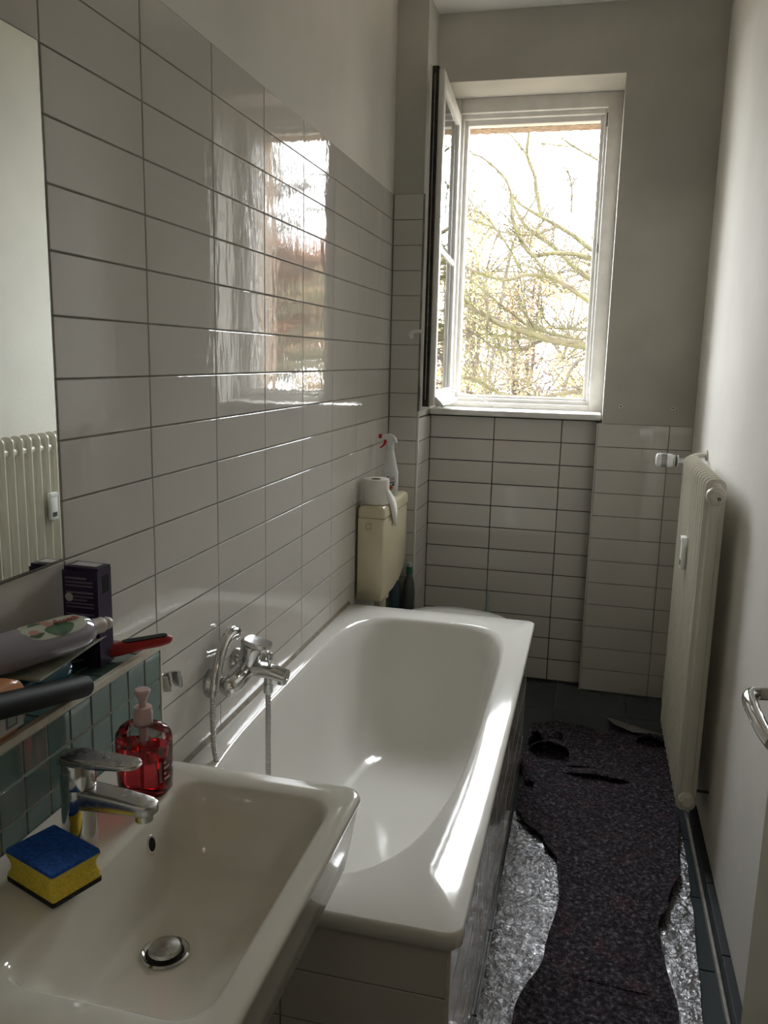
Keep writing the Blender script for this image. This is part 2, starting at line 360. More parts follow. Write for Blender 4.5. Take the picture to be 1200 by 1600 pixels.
# pipe boxing between toilet and pier
struct('trim_2', MB().rbox(.002, .30, 2.548, PIER_Y-.001, 0, .30, .003, 2), 'tile', 'low tiled pipe boxing behind the toilet')
struct('trim_3', MB().prism([(1.2799,1.803),(1.247,1.868),(1.245,2.80),(1.2799,2.80)], 0.0005, .14), 'plaster', 'low plastered pipe casing along the right wall under the radiator')
# skirting on the right
bs = tag(thing('baseboard_right', 'dark tile skirting along the right wall', None, (1.262,0,0), kind='structure'), 'dark tile skirting along the right wall')
for y0 in (-.55, -.13, .17, .47, .77, 1.07, 1.37, 1.67):
    y1 = {-.55: -.135, 1.67: 1.80}.get(y0, y0+.296)
    MB().rbox(1.2585, 1.2795, y0, y1, .001, .052, .0015, 2).ob('skirting_tile', 'skirt', bs)
MB().rbox(1.2515, 1.2595, -.55, 1.80, -.004, .004, .0015, 2).ob('caulk_line', 'caulk', bs)

# ------------------------------------------------------------------ ledge with green glass mosaic
LX, LZ, LY1 = .108, .953, .426
lg = struct('wall_ledge', MB().box(-.004, LX-.0018, -.57, LY1-.008, 0, LZ-.0030), 'ledge_grout', 'half-height ledge clad in green glass mosaic tiles')
ms = .0553
my = [LY1-.006-ms*k for k in range(17, -1, -1)]
lay(lg, 'green_glass', (LX,0,0), (0,1,0), (0,0,1), my, [LZ-.010-ms*k for k in range(6, -1, -1)], gap=.0035, tilt=.25, th=.005, name='mosaic_tile')
lay(lg, 'green_glass', (0,0,LZ-.001), (1,0,0), (0,1,0), [.001, .0465, .0985], my, gap=.0035, tilt=.2, th=.005, name='mosaic_tile')
MB().rbox(LX-.011, LX+.0015, -.57, LY1, LZ-.011, LZ+.0018, .0012, 2).ob('edge_trim', 'trim_white', lg)
MB().rbox(LX-.008, LX+.0012, LY1-.006, LY1, 0, LZ-.009, .001, 2).ob('edge_trim', 'trim_white', lg)
MB().box(0, LX-.009, LY1-.0075, LY1-.003, 0, LZ-.002).ob('end_face', 'trim_white', lg)

# ------------------------------------------------------------------ mirror on the left wall
mi = thing('wall_mirror', 'frameless rectangular mirror on the left wall above the ledge', 'mirror', (0, -.1, 1.139))
MB().box(.0005, .0085, -.62, .286, 1.139, 1.945).ob('backing', 'mirror_edge', mi)
MB().box(.0085, .0095, -.6195, .2835, 1.1405, 1.9435).ob('glass', 'mirror', mi)

# ------------------------------------------------------------------ window
wn = thing('window_1', 'white double-glazed timber casement window with one sash swung open', None, (.52, 3.09, SILL_Z), kind='structure')
def member(x0, x1, y0, y1, z0, z1, n='frame_member'): return MB().rbox(x0, x1, y0, y1, z0, z1, .003, 2).ob(n, 'paint_white', wn, 40)
for (wd, ws, wt, y0, y1, nm) in ((.062, .030, .062, FRAME_Y, FRAME_Y+.06, 'frame_member'), (.075, .048, .082, FRAME_Y+.022, FRAME_Y+.075, 'rebate'), (.092, .060, .105, FRAME_Y+.045, FRAME_Y+.095, 'stop_bead')):
    a, b, c, d = PIER_X, WIN_R, SILL_Z-.004, REV_Z
    member(a, a+wd, y0, y1, c, d, nm); member(b-wd, b, y0, y1, c, d, nm)
    member(a+wd, b-wd, y0, y1, c, c+ws, nm); member(a+wd, b-wd, y0, y1, d-wt, d, nm)
MB().rbox(PIER_X+.004, STEP_X+.014, 2.846, FRAME_Y+.012, 1.236, SILL_Z, .004, 2).ob('sill', 'paint_white', wn, 40)
for z in (1.345, 2.50):
    MB().tube([(WIN_R-.062, FRAME_Y+.018, z), (WIN_R-.062, FRAME_Y+.018, z+.055)], .005, 8).ob('hinge', 'wood_dark' if z > 2 else 'chrome_dull', wn)
MB().box(WIN_R-.0725, WIN_R-.0705, FRAME_Y+.016, FRAME_Y+.0225, 1.97, 2.01).ob('strike_plate', 'slot', wn)
MB().tube(catmull([(.215, 2.80, 1.345), (.22, 2.82, 1.352), (.30, 2.95, 1.325), (.39, 3.035, 1.285), (.395, 3.04, 1.265)], 4), .0016, 6).ob('stay_wire', 'steel', wn)
# open sash, hinged at the left jamb, turned into the room: two coupled leaves with a dark weathered gap
SX, SY0, SY1, SZ0, SZ1 = .180, 2.412, 3.045, 1.292, 2.574
SROT = Matrix.Translation((SX, SY0, 0)) @ Matrix.Rotation(R_(3.3), 4, 'Z') @ Matrix.Translation((-SX, -SY0, 0))
def sash_part(mb, name, m, parent, smooth=None): return mb.xf(SROT).ob(name, m, parent, smooth)
def leaf(name, x0, x1, y0, y1, z0, z1, wd, m='paint_white'):
    mb = MB().rbox(x0, x1, y0, y0+wd, z0, z1, .003, 2).rbox(x0, x1, y1-wd, y1, z0, z1, .003, 2)
    mb.rbox(x0, x1, y0+wd-.002, y1-wd+.002, z0, z0+wd*1.1, .003, 2).rbox(x0, x1, y0+wd-.002, y1-wd+.002, z1-wd, z1, .003, 2)
    return sash_part(mb, name, m, wn, 40)
sa = leaf('sash', SX+.033, SX+.056, SY0+.006, SY1, SZ0+.006, SZ1-.012, .052)
sb = leaf('inner_leaf', SX, SX+.009, SY0-.004, SY1, SZ0, SZ1, .058)
sash_part(MB().box(SX+.0085, SX+.0335, SY0-.002, SY0+.05, SZ0+.002, SZ1-.004), 'weathered_edge', 'wood_dark', sb)
sash_part(MB().box(SX+.0195, SX+.0215, SY0-.003, SY0+.02, SZ0+.03, SZ1-.03), 'espagnolette_strip', 'chrome_dull', sb)
sash_part(MB().box(SX+.0085, SX+.0335, SY0+.04, SY1-.02, SZ1-.05, SZ1-.014), 'weathered_edge', 'wood_dark', sb)
sash_part(MB().rbox(SX+.035, SX+.052, SY0+.055, SY1-.05, 1.905, 1.929, .003, 2), 'glazing_bar', 'paint_white', sa, 40)
sash_part(MB().rbox(SX+.001, SX+.008, SY0+.05, SY1-.05, 1.905, 1.929, .003, 2), 'glazing_bar', 'paint_white', sb, 40)
for (z0, z1) in ((SZ0+.055, 1.906), (1.928, SZ1-.055)):
    sash_part(MB().box(SX+.043, SX+.046, SY0+.05, SY1-.045, z0, z1), 'pane', 'pane', sa)
    sash_part(MB().box(SX+.003, SX+.006, SY0+.05, SY1-.05, z0, z1), 'pane', 'pane', sb)
sash_part(MB().prism([(SX+.056, SZ0+.012), (SX+.088, SZ0-.002), (SX+.092, SZ0+.008), (SX+.080, SZ0+.022), (SX+.056, SZ0+.044)], SY0+.03, SY1-.06, 'xz'), 'weather_bar', 'paint_white', sa, 40)
hz = 1.592
sash_part(MB().rbox(SX-.006, SX, SY0+.012, SY0+.036, hz-.045, hz+.045, .002, 2), 'handle_plate', 'white_plastic', sb, 40)
sash_part(MB().tube(catmull([(SX-.004, SY0+.024, hz), (SX-.030, SY0+.024, hz+.001), (SX-.045, SY0+.026, hz-.004), (SX-.052, SY0+.040, hz-.012), (SX-.054, SY0+.075, hz-.022)], 5), [.0075]*10+[.0088]*11, 10), 'handle', 'white_plastic', sb, 50)
# exterior reveal in rough stucco
random.seed(3)
ex = MB().box(-.6, 2.2, 3.151, 3.34, REV_Z-.012, 3.4).box(-.6, 2.2, 3.151, 3.34, -.6, 1.22).box(-.6, PIER_X+.02, 3.151, 3.34, 1.22, REV_Z).box(WIN_R-.02, 2.2, 3.151, 3.34, 1.22, REV_Z)
ex = struct('trim_1', ex, 'stucco', 'rough beige stucco reveal outside the window')
def rough_edge(horizontal):
    r0, r1 = [], []; n = 60
    for i in range(n+1):
        t = i/n; e = .006*noise.noise(Vector((t*28, 0, 5 if horizontal else 9)))+.003*noise.noise(Vector((t*70, 3, 1)))
        if horizontal:
            x = PIER_X+(WIN_R-PIER_X)*t; r0.append([(x, 3.20, 2.543+e), (x, 3.29, 2.540+e), (x, 3.34, REV_Z), (x, 3.20, REV_Z)])
        else:
            z = 1.22+(REV_Z-1.22)*t; r0.append([(WIN_R-.088+e, 3.20, z), (WIN_R-.090+e, 3.34, z), (WIN_R, 3.34, z), (WIN_R, 3.20, z)])
    return MB().rings([[Vector(p) for p in r] for r in r0]).ob('rough_edge', 'stucco', ex, 50)
rough_edge(True); rough_edge(False)

# ------------------------------------------------------------------ dowels in the plaster, wall marks
for x, lb in ((.976, 'open screw dowel in the plaster near the window reveal'), (1.191, 'open screw dowel in the plaster near the right wall corner')):
    d = thing('wall_dowel', lb, 'wall dowel', (x, BACK_Y, 1.302), group='wall dowels')
    MB().lathe([(.0075,0),(.0075,.003),(.0035,.003)], 14, (x,BACK_Y+.0005,1.302), (0,-1,0)).ob('collar', 'white_plastic', d)
    MB().lathe([(.0036,0),(.0036,.0035)], 12, (x,BACK_Y+.0005,1.302), (0,-1,0)).ob('hole', 'dark_hole', d)

# ------------------------------------------------------------------ bathtub
RZ = .556
bt = thing('bathtub', 'white enamelled built-in bathtub along the left wall', 'bathtub', (.35, 1.17, 0))
X0, X1, Y0, Y1 = .004, .708, .300, 2.040
def dense(x0, x1, y0, y1, r):
    c = [(x1-r, y0+r, -90), (x1-r, y1-r, 0), (x0+r, y1-r, 90), (x0+r, y0+r, 180)]; out = []
    for k, (cx, cy, a) in enumerate(c):
        arc_ = arc(cx, cy, r, a, a+90, 8); out += arc_
        nx_, ny_, na = c[(k+1) % 4]; e = (nx_+r*math.cos(R_(na)), ny_+r*math.sin(R_(na))); st = arc_[-1]; m_ = 26 if k in (0, 2) else 14
        out += [(st[0]+(e[0]-st[0])*i/m_, st[1]+(e[1]-st[1])*i/m_) for i in range(1, m_)]
    return out
DIRS = [((x-(X0+X1)/2)/((X1-X0)/2), (y-(Y0+Y1)/2)/((Y1-Y0)/2)) for x, y in dense(X0, X1, Y0, Y1, .03)]
def oring(i, z): return [Vector((x, y, z)) for x, y in dense(X0+i, X1-i, Y0+i, Y1-i, .03-i*.6)]
def tubring(ix0, ix1, iy0, iy1, e_near, e_far, z):
    cx, cy, hx, hy = (ix0+ix1)/2, (iy0+iy1)/2, (ix1-ix0)/2, (iy1-iy0)/2; out = []
    for a, b in DIRS:
        e = e_far if b > 0 else e_near; k = (abs(a)**e+abs(b)**e)**(-1/e); out.append(Vector((cx+hx*a*k, cy+hy*b*k, z)))
    return out
mb = MB()
rg = [oring(.006, RZ-.034), oring(0, RZ-.030), oring(0, RZ-.006), oring(.002, RZ-.0015), oring(.006, RZ)]
inner = [  # x0, x1, y0, y1, near exponent, far exponent, z
 (.052, .640, .385, 1.928, 3.0, 5.5, RZ), (.056, .636, .390, 1.923, 3.0, 5.5, RZ-.0012), (.060, .631, .396, 1.916, 3.0, 5.2, RZ-.006),
 (.065, .626, .402, 1.907, 3.0, 5.0, RZ-.018), (.074, .617, .414, 1.880, 3.0, 4.8, RZ-.07), (.087, .606, .438, 1.84, 3.0, 4.6, RZ-.15),
 (.101, .594, .462, 1.79, 3.1, 4.4, RZ-.23), (.116, .580, .485, 1.74, 3.1, 4.2, RZ-.30), (.135, .562, .515, 1.695, 3.2, 4.0, RZ-.345),
 (.160, .540, .550, 1.65, 3.2, 3.8, RZ-.375), (.20, .50, .61, 1.59, 3.2, 3.5, RZ-.392), (.27, .43, .80, 1.40, 3., 3., RZ-.397)]
rg += [tubring(a, b, c, d, e1, e2, z) for a, b, c, d, e1, e2, z in inner]
mb.rings(rg, False, True); mb.ob('tub_shell', 'enamel', bt, 60)
MB().lathe([(.034,0),(.034,.003),(.028,.005)], 24, (.35,.78,RZ-.394)).ob('drain', 'chrome', bt, 40)
# tile-clad sides under the rim
ap = thing('tub_surround', 'white tiled panels below the bathtub rim', 'tub panel', (.35, 1.17, 0))
AX, AY = .688, .318
MB().box(.01, AX-.0022, AY+.0022, AY+.03, 0, RZ-.036).box(AX-.03, AX-.0022, AY+.03, 2.03, 0, RZ-.036).ob('panel_core', 'grout', ap)
prow = [max(0.004, RZ-.036-TH*k) for k in range(5, -1, -1)]
prow = [.012]+[RZ-.036-.1015*k for k in range(4, -1, -1)]
lay(ap, 'tile', (0,AY,0), (1,0,0), (0,0,1), [.083, .385, AX-.001], prow, tilt=.2)
lay(ap, 'tile', (AX,0,0), (0,1,0), (0,0,1), [AY+.002, .47, .772, 1.073, 1.374, 1.675, 2.03], prow, tilt=.2)
MB().rbox(AX-.006, AX+.0012, AY-.0012, AY+.006, 0, RZ-.036, .0012, 2).ob('corner_profile', 'trim_white', ap)
MB().rbox(.05, AX, AY-.001, AY+.006, RZ-.038, RZ-.033, .001, 1).ob('caulk_line', 'caulk_brown', ap)
MB().prism([(0,RZ-.002),(.0085,RZ-.002),(.006,RZ+.002),(.0005,RZ+.009)], .30, 2.04, 'xz').ob('caulk_line', 'caulk_brown', ap)

# ------------------------------------------------------------------ tub mixer, hand shower, hose, holder
mx = thing('tub_mixer', 'chrome wall-mounted bath mixer tap with lever', 'faucet', (.05, .92, .705))
for y in (.845, .995):
    MB().lathe([(.036,0),(.036,.010),(.031,.022),(.016,.024)], 28, (.001,y,.700), (1,0,0)).ob('escutcheon', 'chrome_dull', mx, 40)
    MB().tube([(.02,y,.70),(.052,y,.705)], .015, 14).ob('union', 'chrome_dull', mx, 40)
bp_ = catmull([(.058,.812,.700), (.060,.85,.703), (.062,.92,.712), (.060,.99,.704), (.058,1.028,.700)], 5)
MB().tube(bp_, [.014,.021,.0235,.0245,.025]+[.026]*11+[.025,.0245,.0235,.021,.014], 18).ob('body', 'chrome', mx, 60)
sp = catmull([(.055,.92,.712), (.09,.92,.717), (.13,.918,.716), (.172,.916,.708)], 5)
rg = []
for i, p in enumerate(sp):
    t = i/(len(sp)-1); a, b = .027-.004*t, .020-.006*t
    rg.append([p+Vector((0, a*math.copysign(abs(math.cos(q))**.7, math.cos(q)), b*math.copysign(abs(math.sin(q))**.7, math.sin(q)))) for q in [2*math.pi*j/18 for j in range(18)]])
MB().rings(rg).ob('spout', 'chrome', mx, 60)
MB().lathe([(.012,0),(.013,.012),(.010,.014)], 16, (.160,.916,.688)).ob('aerator', 'chrome_dull', mx, 40)
MB().lathe([(.026,0),(.028,.02),(.0295,.045),(.028,.053)], 20, (.068,.92,.728), (.28,0,1)).ob('cartridge', 'chrome', mx, 40)
lv = rrect(-.030, .042, -.026, .026, .014, 4)
MB().rings([[Vector((x,y,0)) for x, y in lv], [Vector((x*1.02,y*1.02,.006)) for x, y in lv], [Vector((x*.9+.004,y*.9,.013)) for x, y in lv]]).xf(Matrix.Translation((.084,.92,.780)) @ Matrix.Rotation(R_(14),4,'Y')).ob('lever', 'chrome', mx, 40)
MB().lathe([(.0045,0),(.0045,.012),(.0085,.014),(.0090,.030),(.0075,.033)], 14, (.126,.918,.730)).ob('diverter_knob', 'chrome', mx, 40)
MB().lathe([(.010,0),(.0105,-.016),(.0125,-.018),(.0120,-.040),(.0085,-.046)], 16, (.122,.918,.702)).ob('hose_outlet', 'chrome_dull', mx, 40)
hs = thing('hand_shower', 'slim chrome hand shower leaning against the bath mixer', 'hand shower', (.03, .80, .72))
hp = catmull([(.036,.795,.703), (.036,.806,.735), (.035,.832,.775), (.031,.872,.800), (.028,.920,.804), (.028,.950,.788)], 5)
MB().tube(hp, [.0115]*5+[.0125]*10+[.0135,.0140,.0150,.0165,.018,.0185,.0185,.018,.016,.013,.009], 16).ob('handle', 'chrome', hs, 60)
MB().lathe([(.0105,0),(.0115,.006),(.0115,.014),(.0095,.020)], 16, (.0355,.789,.686), (.03,.35,1)).ob('hose_nut', 'chrome_dull', hs, 40)
ho = thing('shower_hose', 'ribbed metal shower hose looping down into the tub', 'hose', (.12, .85, .40))
pth = catmull([(.122,.918,.660), (.1225,.917,.60), (.124,.912,.50), (.130,.90,.40), (.15,.86,.275), (.16,.81,.232), (.14,.76,.25), (.105,.742,.36), (.085,.738,.46), (.068,.738,.545), (.056,.748,.59), (.042,.772,.65), (.0352,.788,.69)], 30)
def resample(P, step):
    out = [P[0]]; acc = 0.
    for a, b in zip(P, P[1:]):
        L_ = (b-a).length; d_ = step-acc
        while d_ <= L_: out.append(a.lerp(b, d_/L_)); d_ += step
        acc = (acc+L_) % step
    return out
pth = resample(pth, .0012)
MB().tube(pth, [.0066+.0010*math.cos(2*math.pi*i/4) for i in range(len(pth))], 10).ob('hose', 'chrome_dull', ho, 80)
wh_ = thing('shower_holder', 'small empty chrome shower holder on the tiled wall', 'holder', (0, .625, .80))
MB().lathe([(.016,0),(.016,.006),(.012,.012)], 20, (.0005,.605,.797), (1,0,0)).ob('rosette', 'chrome_dull', wh_, 40)
MB().tube([(.008,.605,.797),(.020,.605,.797)], .011, 14).ob('stem', 'chrome_dull', wh_, 40)
cl = [(.021*math.cos(R_(a)), .021*math.sin(R_(a))) for a in range(40, 321, 20)]
cl += [(.014*math.cos(R_(a)), .014*math.sin(R_(a))) for a in range(320, 39, -20)]
MB().rings([[Vector((x,y,-.016)) for x, y in cl], [Vector((x*1.08,y*1.08,.016)) for x, y in cl]]).xf(Matrix.Translation((.030,.605,.799)) @ Matrix.Rotation(R_(-10),4,'Y') @ Matrix.Rotation(R_(-35),4,'Z')).ob('clip', 'chrome_dull', wh_, 40)

# ------------------------------------------------------------------ washbasin
BZ = .797
wbn = thing('washbasin', 'white ceramic washbasin fixed in front of the green ledge', 'washbasin', (.32, .015, .6))
def rr3(x0, x1, y0, y1, r, z, n=10): return [Vector((a, b, z)) for a, b in rrect(x0, x1, y0, y1, r, n)]
BX0, BX1, BY0, BY1 = .1095, .541, -.285, .298
ro = [rr3(.19, .40, -.15, .17, .05, BZ-.205), rr3(.13, .455, -.225, .24, .06, BZ-.185), rr3(BX0+.002, .500, -.262, .277, .05, BZ-.150), rr3(BX0, .522, -.274, .288, .042, BZ-.118), rr3(BX0, .530, -.278, .292, .038, BZ-.07),
      rr3(BX0, BX1-.004, BY0+.004, BY1-.004, .034, BZ-.022), rr3(BX0, BX1, BY0, BY1, .034, BZ-.008), rr3(BX0, BX1-.002, BY0+.002, BY1-.002, .034, BZ-.002), rr3(BX0, BX1-.008, BY0+.008, BY1-.008, .030, BZ),
      rr3(.238, .510, -.225, .246, .045, BZ), rr3(.245, .504, -.218, .238, .045, BZ-.004), rr3(.250, .499, -.212, .232, .045, BZ-.012), rr3(.257, .488, -.198, .220, .05, BZ-.045),
      rr3(.266, .472, -.180, .204, .055, BZ-.085), rr3(.278, .445, -.155, .178, .055, BZ-.112), rr3(.295, .415, -.11, .13, .05, BZ-.124), rr3(.305, .365, -.03, .05, .028, BZ-.128)]
MB().rings(ro, True, True).ob('basin_shell', 'ceramic', wbn, 60)
DX, DY, DZ = .335, .010, BZ-.128
MB().lathe([(.024,0),(.033,0),(.034,.002),(.031,.004),(.026,.001)], 28, (DX,DY,DZ+.0005)).ob('drain_ring', 'chrome', wbn, 40)
MB().lathe([(.028,0),(.028,.0012)], 24, (DX,DY,DZ+.0006)).ob('drain_gap', 'drain_dark', wbn)
MB().lathe([(.020,.001),(.023,.006),(.021,.010),(.008,.0125)], 24, (DX,DY,DZ+.001)).ob('drain_plug', 'chrome_dull', wbn, 50)
ov = Matrix.Translation((.2565,.118,BZ-.043))
MB().lathe([(.0085,-.002),(.0085,.0012)], 20, (.2562,.118,BZ-.042), (.95,0,.22), 1.25, 1.0).ob('overflow_hole', 'dark_hole', wbn)
MB().lathe([(.0085,.0008),(.011,.0014),(.0118,.0004),(.0118,-.002)], 20, (.2562,.118,BZ-.042), (.95,0,.22), 1.25, 1.0, False, False).ob('overflow_ring', 'ceramic', wbn, 50)
# basin tap
fc = thing('basin_tap', 'limescaled chrome single-lever tap on the washbasin', 'faucet', (.190, .040, BZ))
MB().lathe([(.026,0),(.0255,.008),(.0240,.055),(.0235,.085),(.0225,.088)], 28, (.190,.040,BZ)).ob('body', 'chrome', fc, 40)
def slab(sec, cx, cz):  # sections (x, half width, z0, z1)
    rg = []
    for x, hw, z0, z1 in sec:
        h = (z1-z0)/2; c = (z0+z1)/2
        rg.append([Vector((x, .040+hw*math.copysign(abs(math.cos(q))**.35, math.cos(q)), c+h*math.copysign(abs(math.sin(q))**.4, math.sin(q)))) for q in [2*math.pi*j/24 for j in range(24)]])
    return rg
MB().rings(slab([(.185,.0205,BZ+.056,BZ+.088),(.215,.0205,BZ+.058,BZ+.087),(.25,.0195,BZ+.060,BZ+.084),(.285,.0185,BZ+.060,BZ+.080),(.300,.0165,BZ+.060,BZ+.078),(.308,.0125,BZ+.061,BZ+.076),(.311,.006,BZ+.063,BZ+.074)],0,0)).ob('spout', 'chrome_dull', fc, 50)
MB().lathe([(.0125,0),(.0125,.012),(.011,.013)], 18, (.292,.040,BZ+.050)).ob('aerator', 'chrome_dull', fc, 40)
MB().lathe([(.0245,0),(.0245,.018),(.0225,.036),(.021,.038)], 26, (.190,.040,BZ+.088)).ob('cartridge', 'chrome', fc, 40)
MB().rings(slab([(.164,.010,BZ+.124,BZ+.131),(.170,.018,BZ+.122,BZ+.133),(.19,.0225,BZ+.121,BZ+.1345),(.23,.021,BZ+.123,BZ+.134),(.262,.0185,BZ+.125,BZ+.134),(.280,.015,BZ+.127,BZ+.134),(.287,.008,BZ+.128,BZ+.133)],0,0)).ob('lever', 'chrome_dull', fc, 50)
MB().lathe([(.0055,0),(.004,.0008)], 12, (.236,.040,BZ+.1338)).ob('indicator', 'chrome', fc)

# soap pump bottle
sp_ = thing('soap_dispenser', 'clear pump bottle half full of red liquid soap', 'soap dispenser', (.205, .190, BZ))
def soapring(z, a, b, e=4.0, n=40):
    return [Vector((.205+a*math.copysign(abs(math.cos(q))**(2/e), math.cos(q)), .192+b*math.copysign(abs(math.sin(q))**(2/e), math.sin(q)), BZ+z)) for q in [2*math.pi*j/n for j in range(n)]]
MB().rings([soapring(.0008,.036,.022), soapring(.006,.041,.026), soapring(.05,.0425,.0275), soapring(.085,.0425,.0275), soapring(.099,.041,.0265), soapring(.109,.036,.023,3.2), soapring(.1145,.026,.019,2.4), soapring(.116,.0145,.0145,2)], True, True).ob('bottle', 'clear', sp_, 60)
MB().rings([soapring(.003,.034,.020), soapring(.008,.0395,.0245), soapring(.05,.041,.026), soapring(.078,.041,.026)], True, True).ob('liquid', 'soap_red', sp_, 60)
MB().lathe([(.0145,.112),(.0150,.114),(.0152,.130),(.0138,.136),(.0138,.142),(.008,.1425)], 22, (.205,.192,BZ)).ob('collar', 'pump', sp_, 40)
MB().lathe([(.0058,.138),(.0062,.152),(.0085,.158),(.0118,.164),(.0128,.168),(.011,.171)], 20, (.205,.192,BZ)).ob('pump_head', 'pump', sp_, 50)
MB().tube([(.205,.192,BZ+.01),(.205,.192,BZ+.112)], .0032, 8).ob('dip_tube', 'pump', sp_)
MB().tube([(.205,.192,BZ+.085),(.205,.192,BZ+.112)], .007, 10).ob('pump_cylinder', 'pump', sp_, 40)
lab = []
for k in range(9):
    q = R_(-38+k*9.5)
    lab.append([(.205+.0432*math.copysign(abs(math.cos(q))**(2/3.2), math.cos(q)), .192+.0282*math.copysign(abs(math.sin(q))**(2/3.2), math.sin(q)))])
def curved_label(z0, z1, k0, k1, m, n='label'):
    v = []; f = []
    for k in range(k0, k1+1):
        x, y = lab[k][0]; v += [(x,y,BZ+z0),(x,y,BZ+z1)]
        if k > k0: i = len(v); f.append((i-4,i-2,i-1,i-3))
    MB().add(v, f).ob(n, m, sp_, 60)
curved_label(.028, .062, 0, 1, 'label_clear'); curved_label(.070, .088, 0, 2, 'label_clear')
for k in range(4): curved_label(.030+.009*k, .034+.009*k, 2, 4-(k % 2), 'label_clear', 'label_mark')

# sponge
sg = thing('sponge', 'yellow sponge with blue top and black scouring underside', 'sponge', (.211, -.050, BZ), (0, 0, R_(-110)))
def sponge_ring(z, a, b, n=8):
    return [Vector((x,y,z)) for x, y in rrect(-a, a, -b, b, .003, 2)]
local(sg)
SG = (.0370, .0505)
MB().rings([sponge_ring(.001, SG[0], SG[1]), sponge_ring(.007, SG[0], SG[1])]).ob('scouring_layer', 'scour', sg)
MB().rings([sponge_ring(.007, SG[0]-.001, SG[1]-.001), sponge_ring(.013, SG[0], SG[1]-.002), sponge_ring(.019, SG[0]-.001, SG[1]-.007), sponge_ring(.025, SG[0]-.001, SG[1]-.009), sponge_ring(.031, SG[0]-.001, SG[1]-.007), sponge_ring(.038, SG[0], SG[1]-.001), sponge_ring(.042, SG[0], SG[1])]).ob('foam', 'sponge', sg, 60)
MB().rings([sponge_ring(.0415, SG[0], SG[1]), sponge_ring(.046, SG[0]-.001, SG[1]-.001)]).ob('blue_layer', 'sponge_blue', sg)

# ------------------------------------------------------------------ things on the ledge
bx = thing('carton', 'small dark purple cardboard carton standing against the tiles', 'box', (.043, .30, LZ))
bxm = [(.010,.278),(.075,.281),(.074,.323),(.009,.320)]
MB().prism(bxm, LZ+.0015, 1.122, 'xy').ob('carton_body', 'purple', bx)
MB().prism([(.0095,1.122),(.0740,1.122),(.0740,1.127),(.0100,1.128)], .285, .322, 'xz').ob('lid_flap', 'purple', bx)
MB().prism([(.018,1.1285),(.066,1.1280),(.066,1.1284),(.018,1.1290)], .292, .314, 'xz').ob('lid_print', 'print_white', bx)
MB().box(.0744,.0752,.296,.314,1.082,1.112).ob('torn_opening', 'dark_hole', bx)
for k in range(15):
    z = 1.108-.0062*k
    if k in (3, 9): continue
    wdt = .052 if k % 3 else .040
    MB().box(.015, .015+wdt, .2776, .2792, z, z+(.0022 if k not in (0, 4) else .0032)).xf(Matrix.Translation((0,.0006,0))).ob('print_line', 'print_grey', bx)
MB().lathe([(.0075,0),(.0075,.0006)], 16, (.0215,.2785,1.076), (0,-1,0)).ob('print_badge', 'print_white', bx)
MB().lathe([(.005,0),(.005,.0006)], 14, (.0749,.300,1.035), (1,0,0)).ob('print_badge', 'print_white', bx)

bb = thing('blue_bottle', 'blue plastic bottle lying under the leaflet on the ledge', 'bottle', (.055, .12, LZ+.02))
MB().lathe([(.010,0),(.018,.003),(.0245,.012),(.0255,.03),(.0255,.20),(.020,.21)], 24, (.046,.222,LZ+.0268), (-.05,-1,0)).ob('bottle_body', 'blue', bb, 50)
MB().lathe([(.010,.21),(.010,.235)], 14, (.046,.222,LZ+.0268), (-.05,-1,0)).ob('cap', 'dark_blue', bb, 40)
lf = thing('leaflet', 'pale green folded leaflet under the lying detergent bottle', 'leaflet', (.05, .20, .995))
lm = frame_mtx((.052,.175,1.0085), (1,.14,-.02), (-.14,1,-.03))
MB().box(-.034,.040,-.10,.125,0,.0010).xf(lm).ob('page', 'leaflet', lf); MB().box(-.034,.039,-.098,.123,.0012,.002).xf(lm).ob('page', 'leaflet', lf)

db = thing('detergent_bottle', 'lilac detergent bottle lying on its side on the leaflet', 'bottle', (.055, .14, 1.03))
ba, bb0 = Vector((.086,.236,1.0405)), Vector((.034,.00,1.0545)); bd = (bb0-ba)
bm_ = frame_mtx(ba, bd, (0,0,1)).to_3x3().to_4x4(); bm_.translation = ba     # local x runs from shoulder to base, y is up
def bring(t, a, b, n=32): return [bm_ @ Vector((t, b*math.sin(2*math.pi*j/n), a*math.cos(2*math.pi*j/n))) for j in range(n)]
MB().rings([bring(-.004,.012,.011), bring(0,.016,.015), bring(.006,.024,.021), bring(.016,.031,.026), bring(.032,.035,.0285), bring(.06,.0365,.0295), bring(.20,.0365,.0295), bring(.235,.034,.028), bring(.243,.028,.024)]).ob('bottle_body', 'lilac', db, 60)
MB().rings([bring(-.028,.0125,.0125,20), bring(-.026,.0135,.0135,20), bring(-.020,.0128,.0128,20), bring(-.014,.0135,.0135,20), bring(-.008,.0128,.0128,20), bring(-.002,.0135,.0135,20)]).ob('cap', 'cap_pale', db, 50)
MB().rings([bring(-.047,.006,.006,16), bring(-.044,.0095,.0095,16), bring(-.036,.0105,.0105,16), bring(-.030,.0085,.0085,16), bring(-.027,.007,.007,16)]).ob('nozzle', 'cap_pale', db, 50)
def label_patch(poly, lift, m, name, par):     # poly in (t along the bottle, angle in degrees around it)
    v = []
    for t, a in poly:
        q = R_(a); k = 1+lift
        v.append(bm_ @ Vector((t, .0295*k*math.sin(q), .0365*k*math.cos(q))))
    n = len(v)//2; f = [(i, i+1, 2*n-2-i, 2*n-1-i) for i in range(n-1)]
    return MB().add(v, f).ob(name, m, par, 60)
def band(t0, t1, fa0, fa1, n=14):
    return [(t0+(t1-t0)*i/n, fa0(i/n)) for i in range(n+1)]+[(t0+(t1-t0)*i/n, fa1(i/n)) for i in range(n, -1, -1)]
sgn = 1 if (bm_ @ Vector((.1, .02, .03))).x > (bm_ @ Vector((.1, .02, -.03))).x else -1
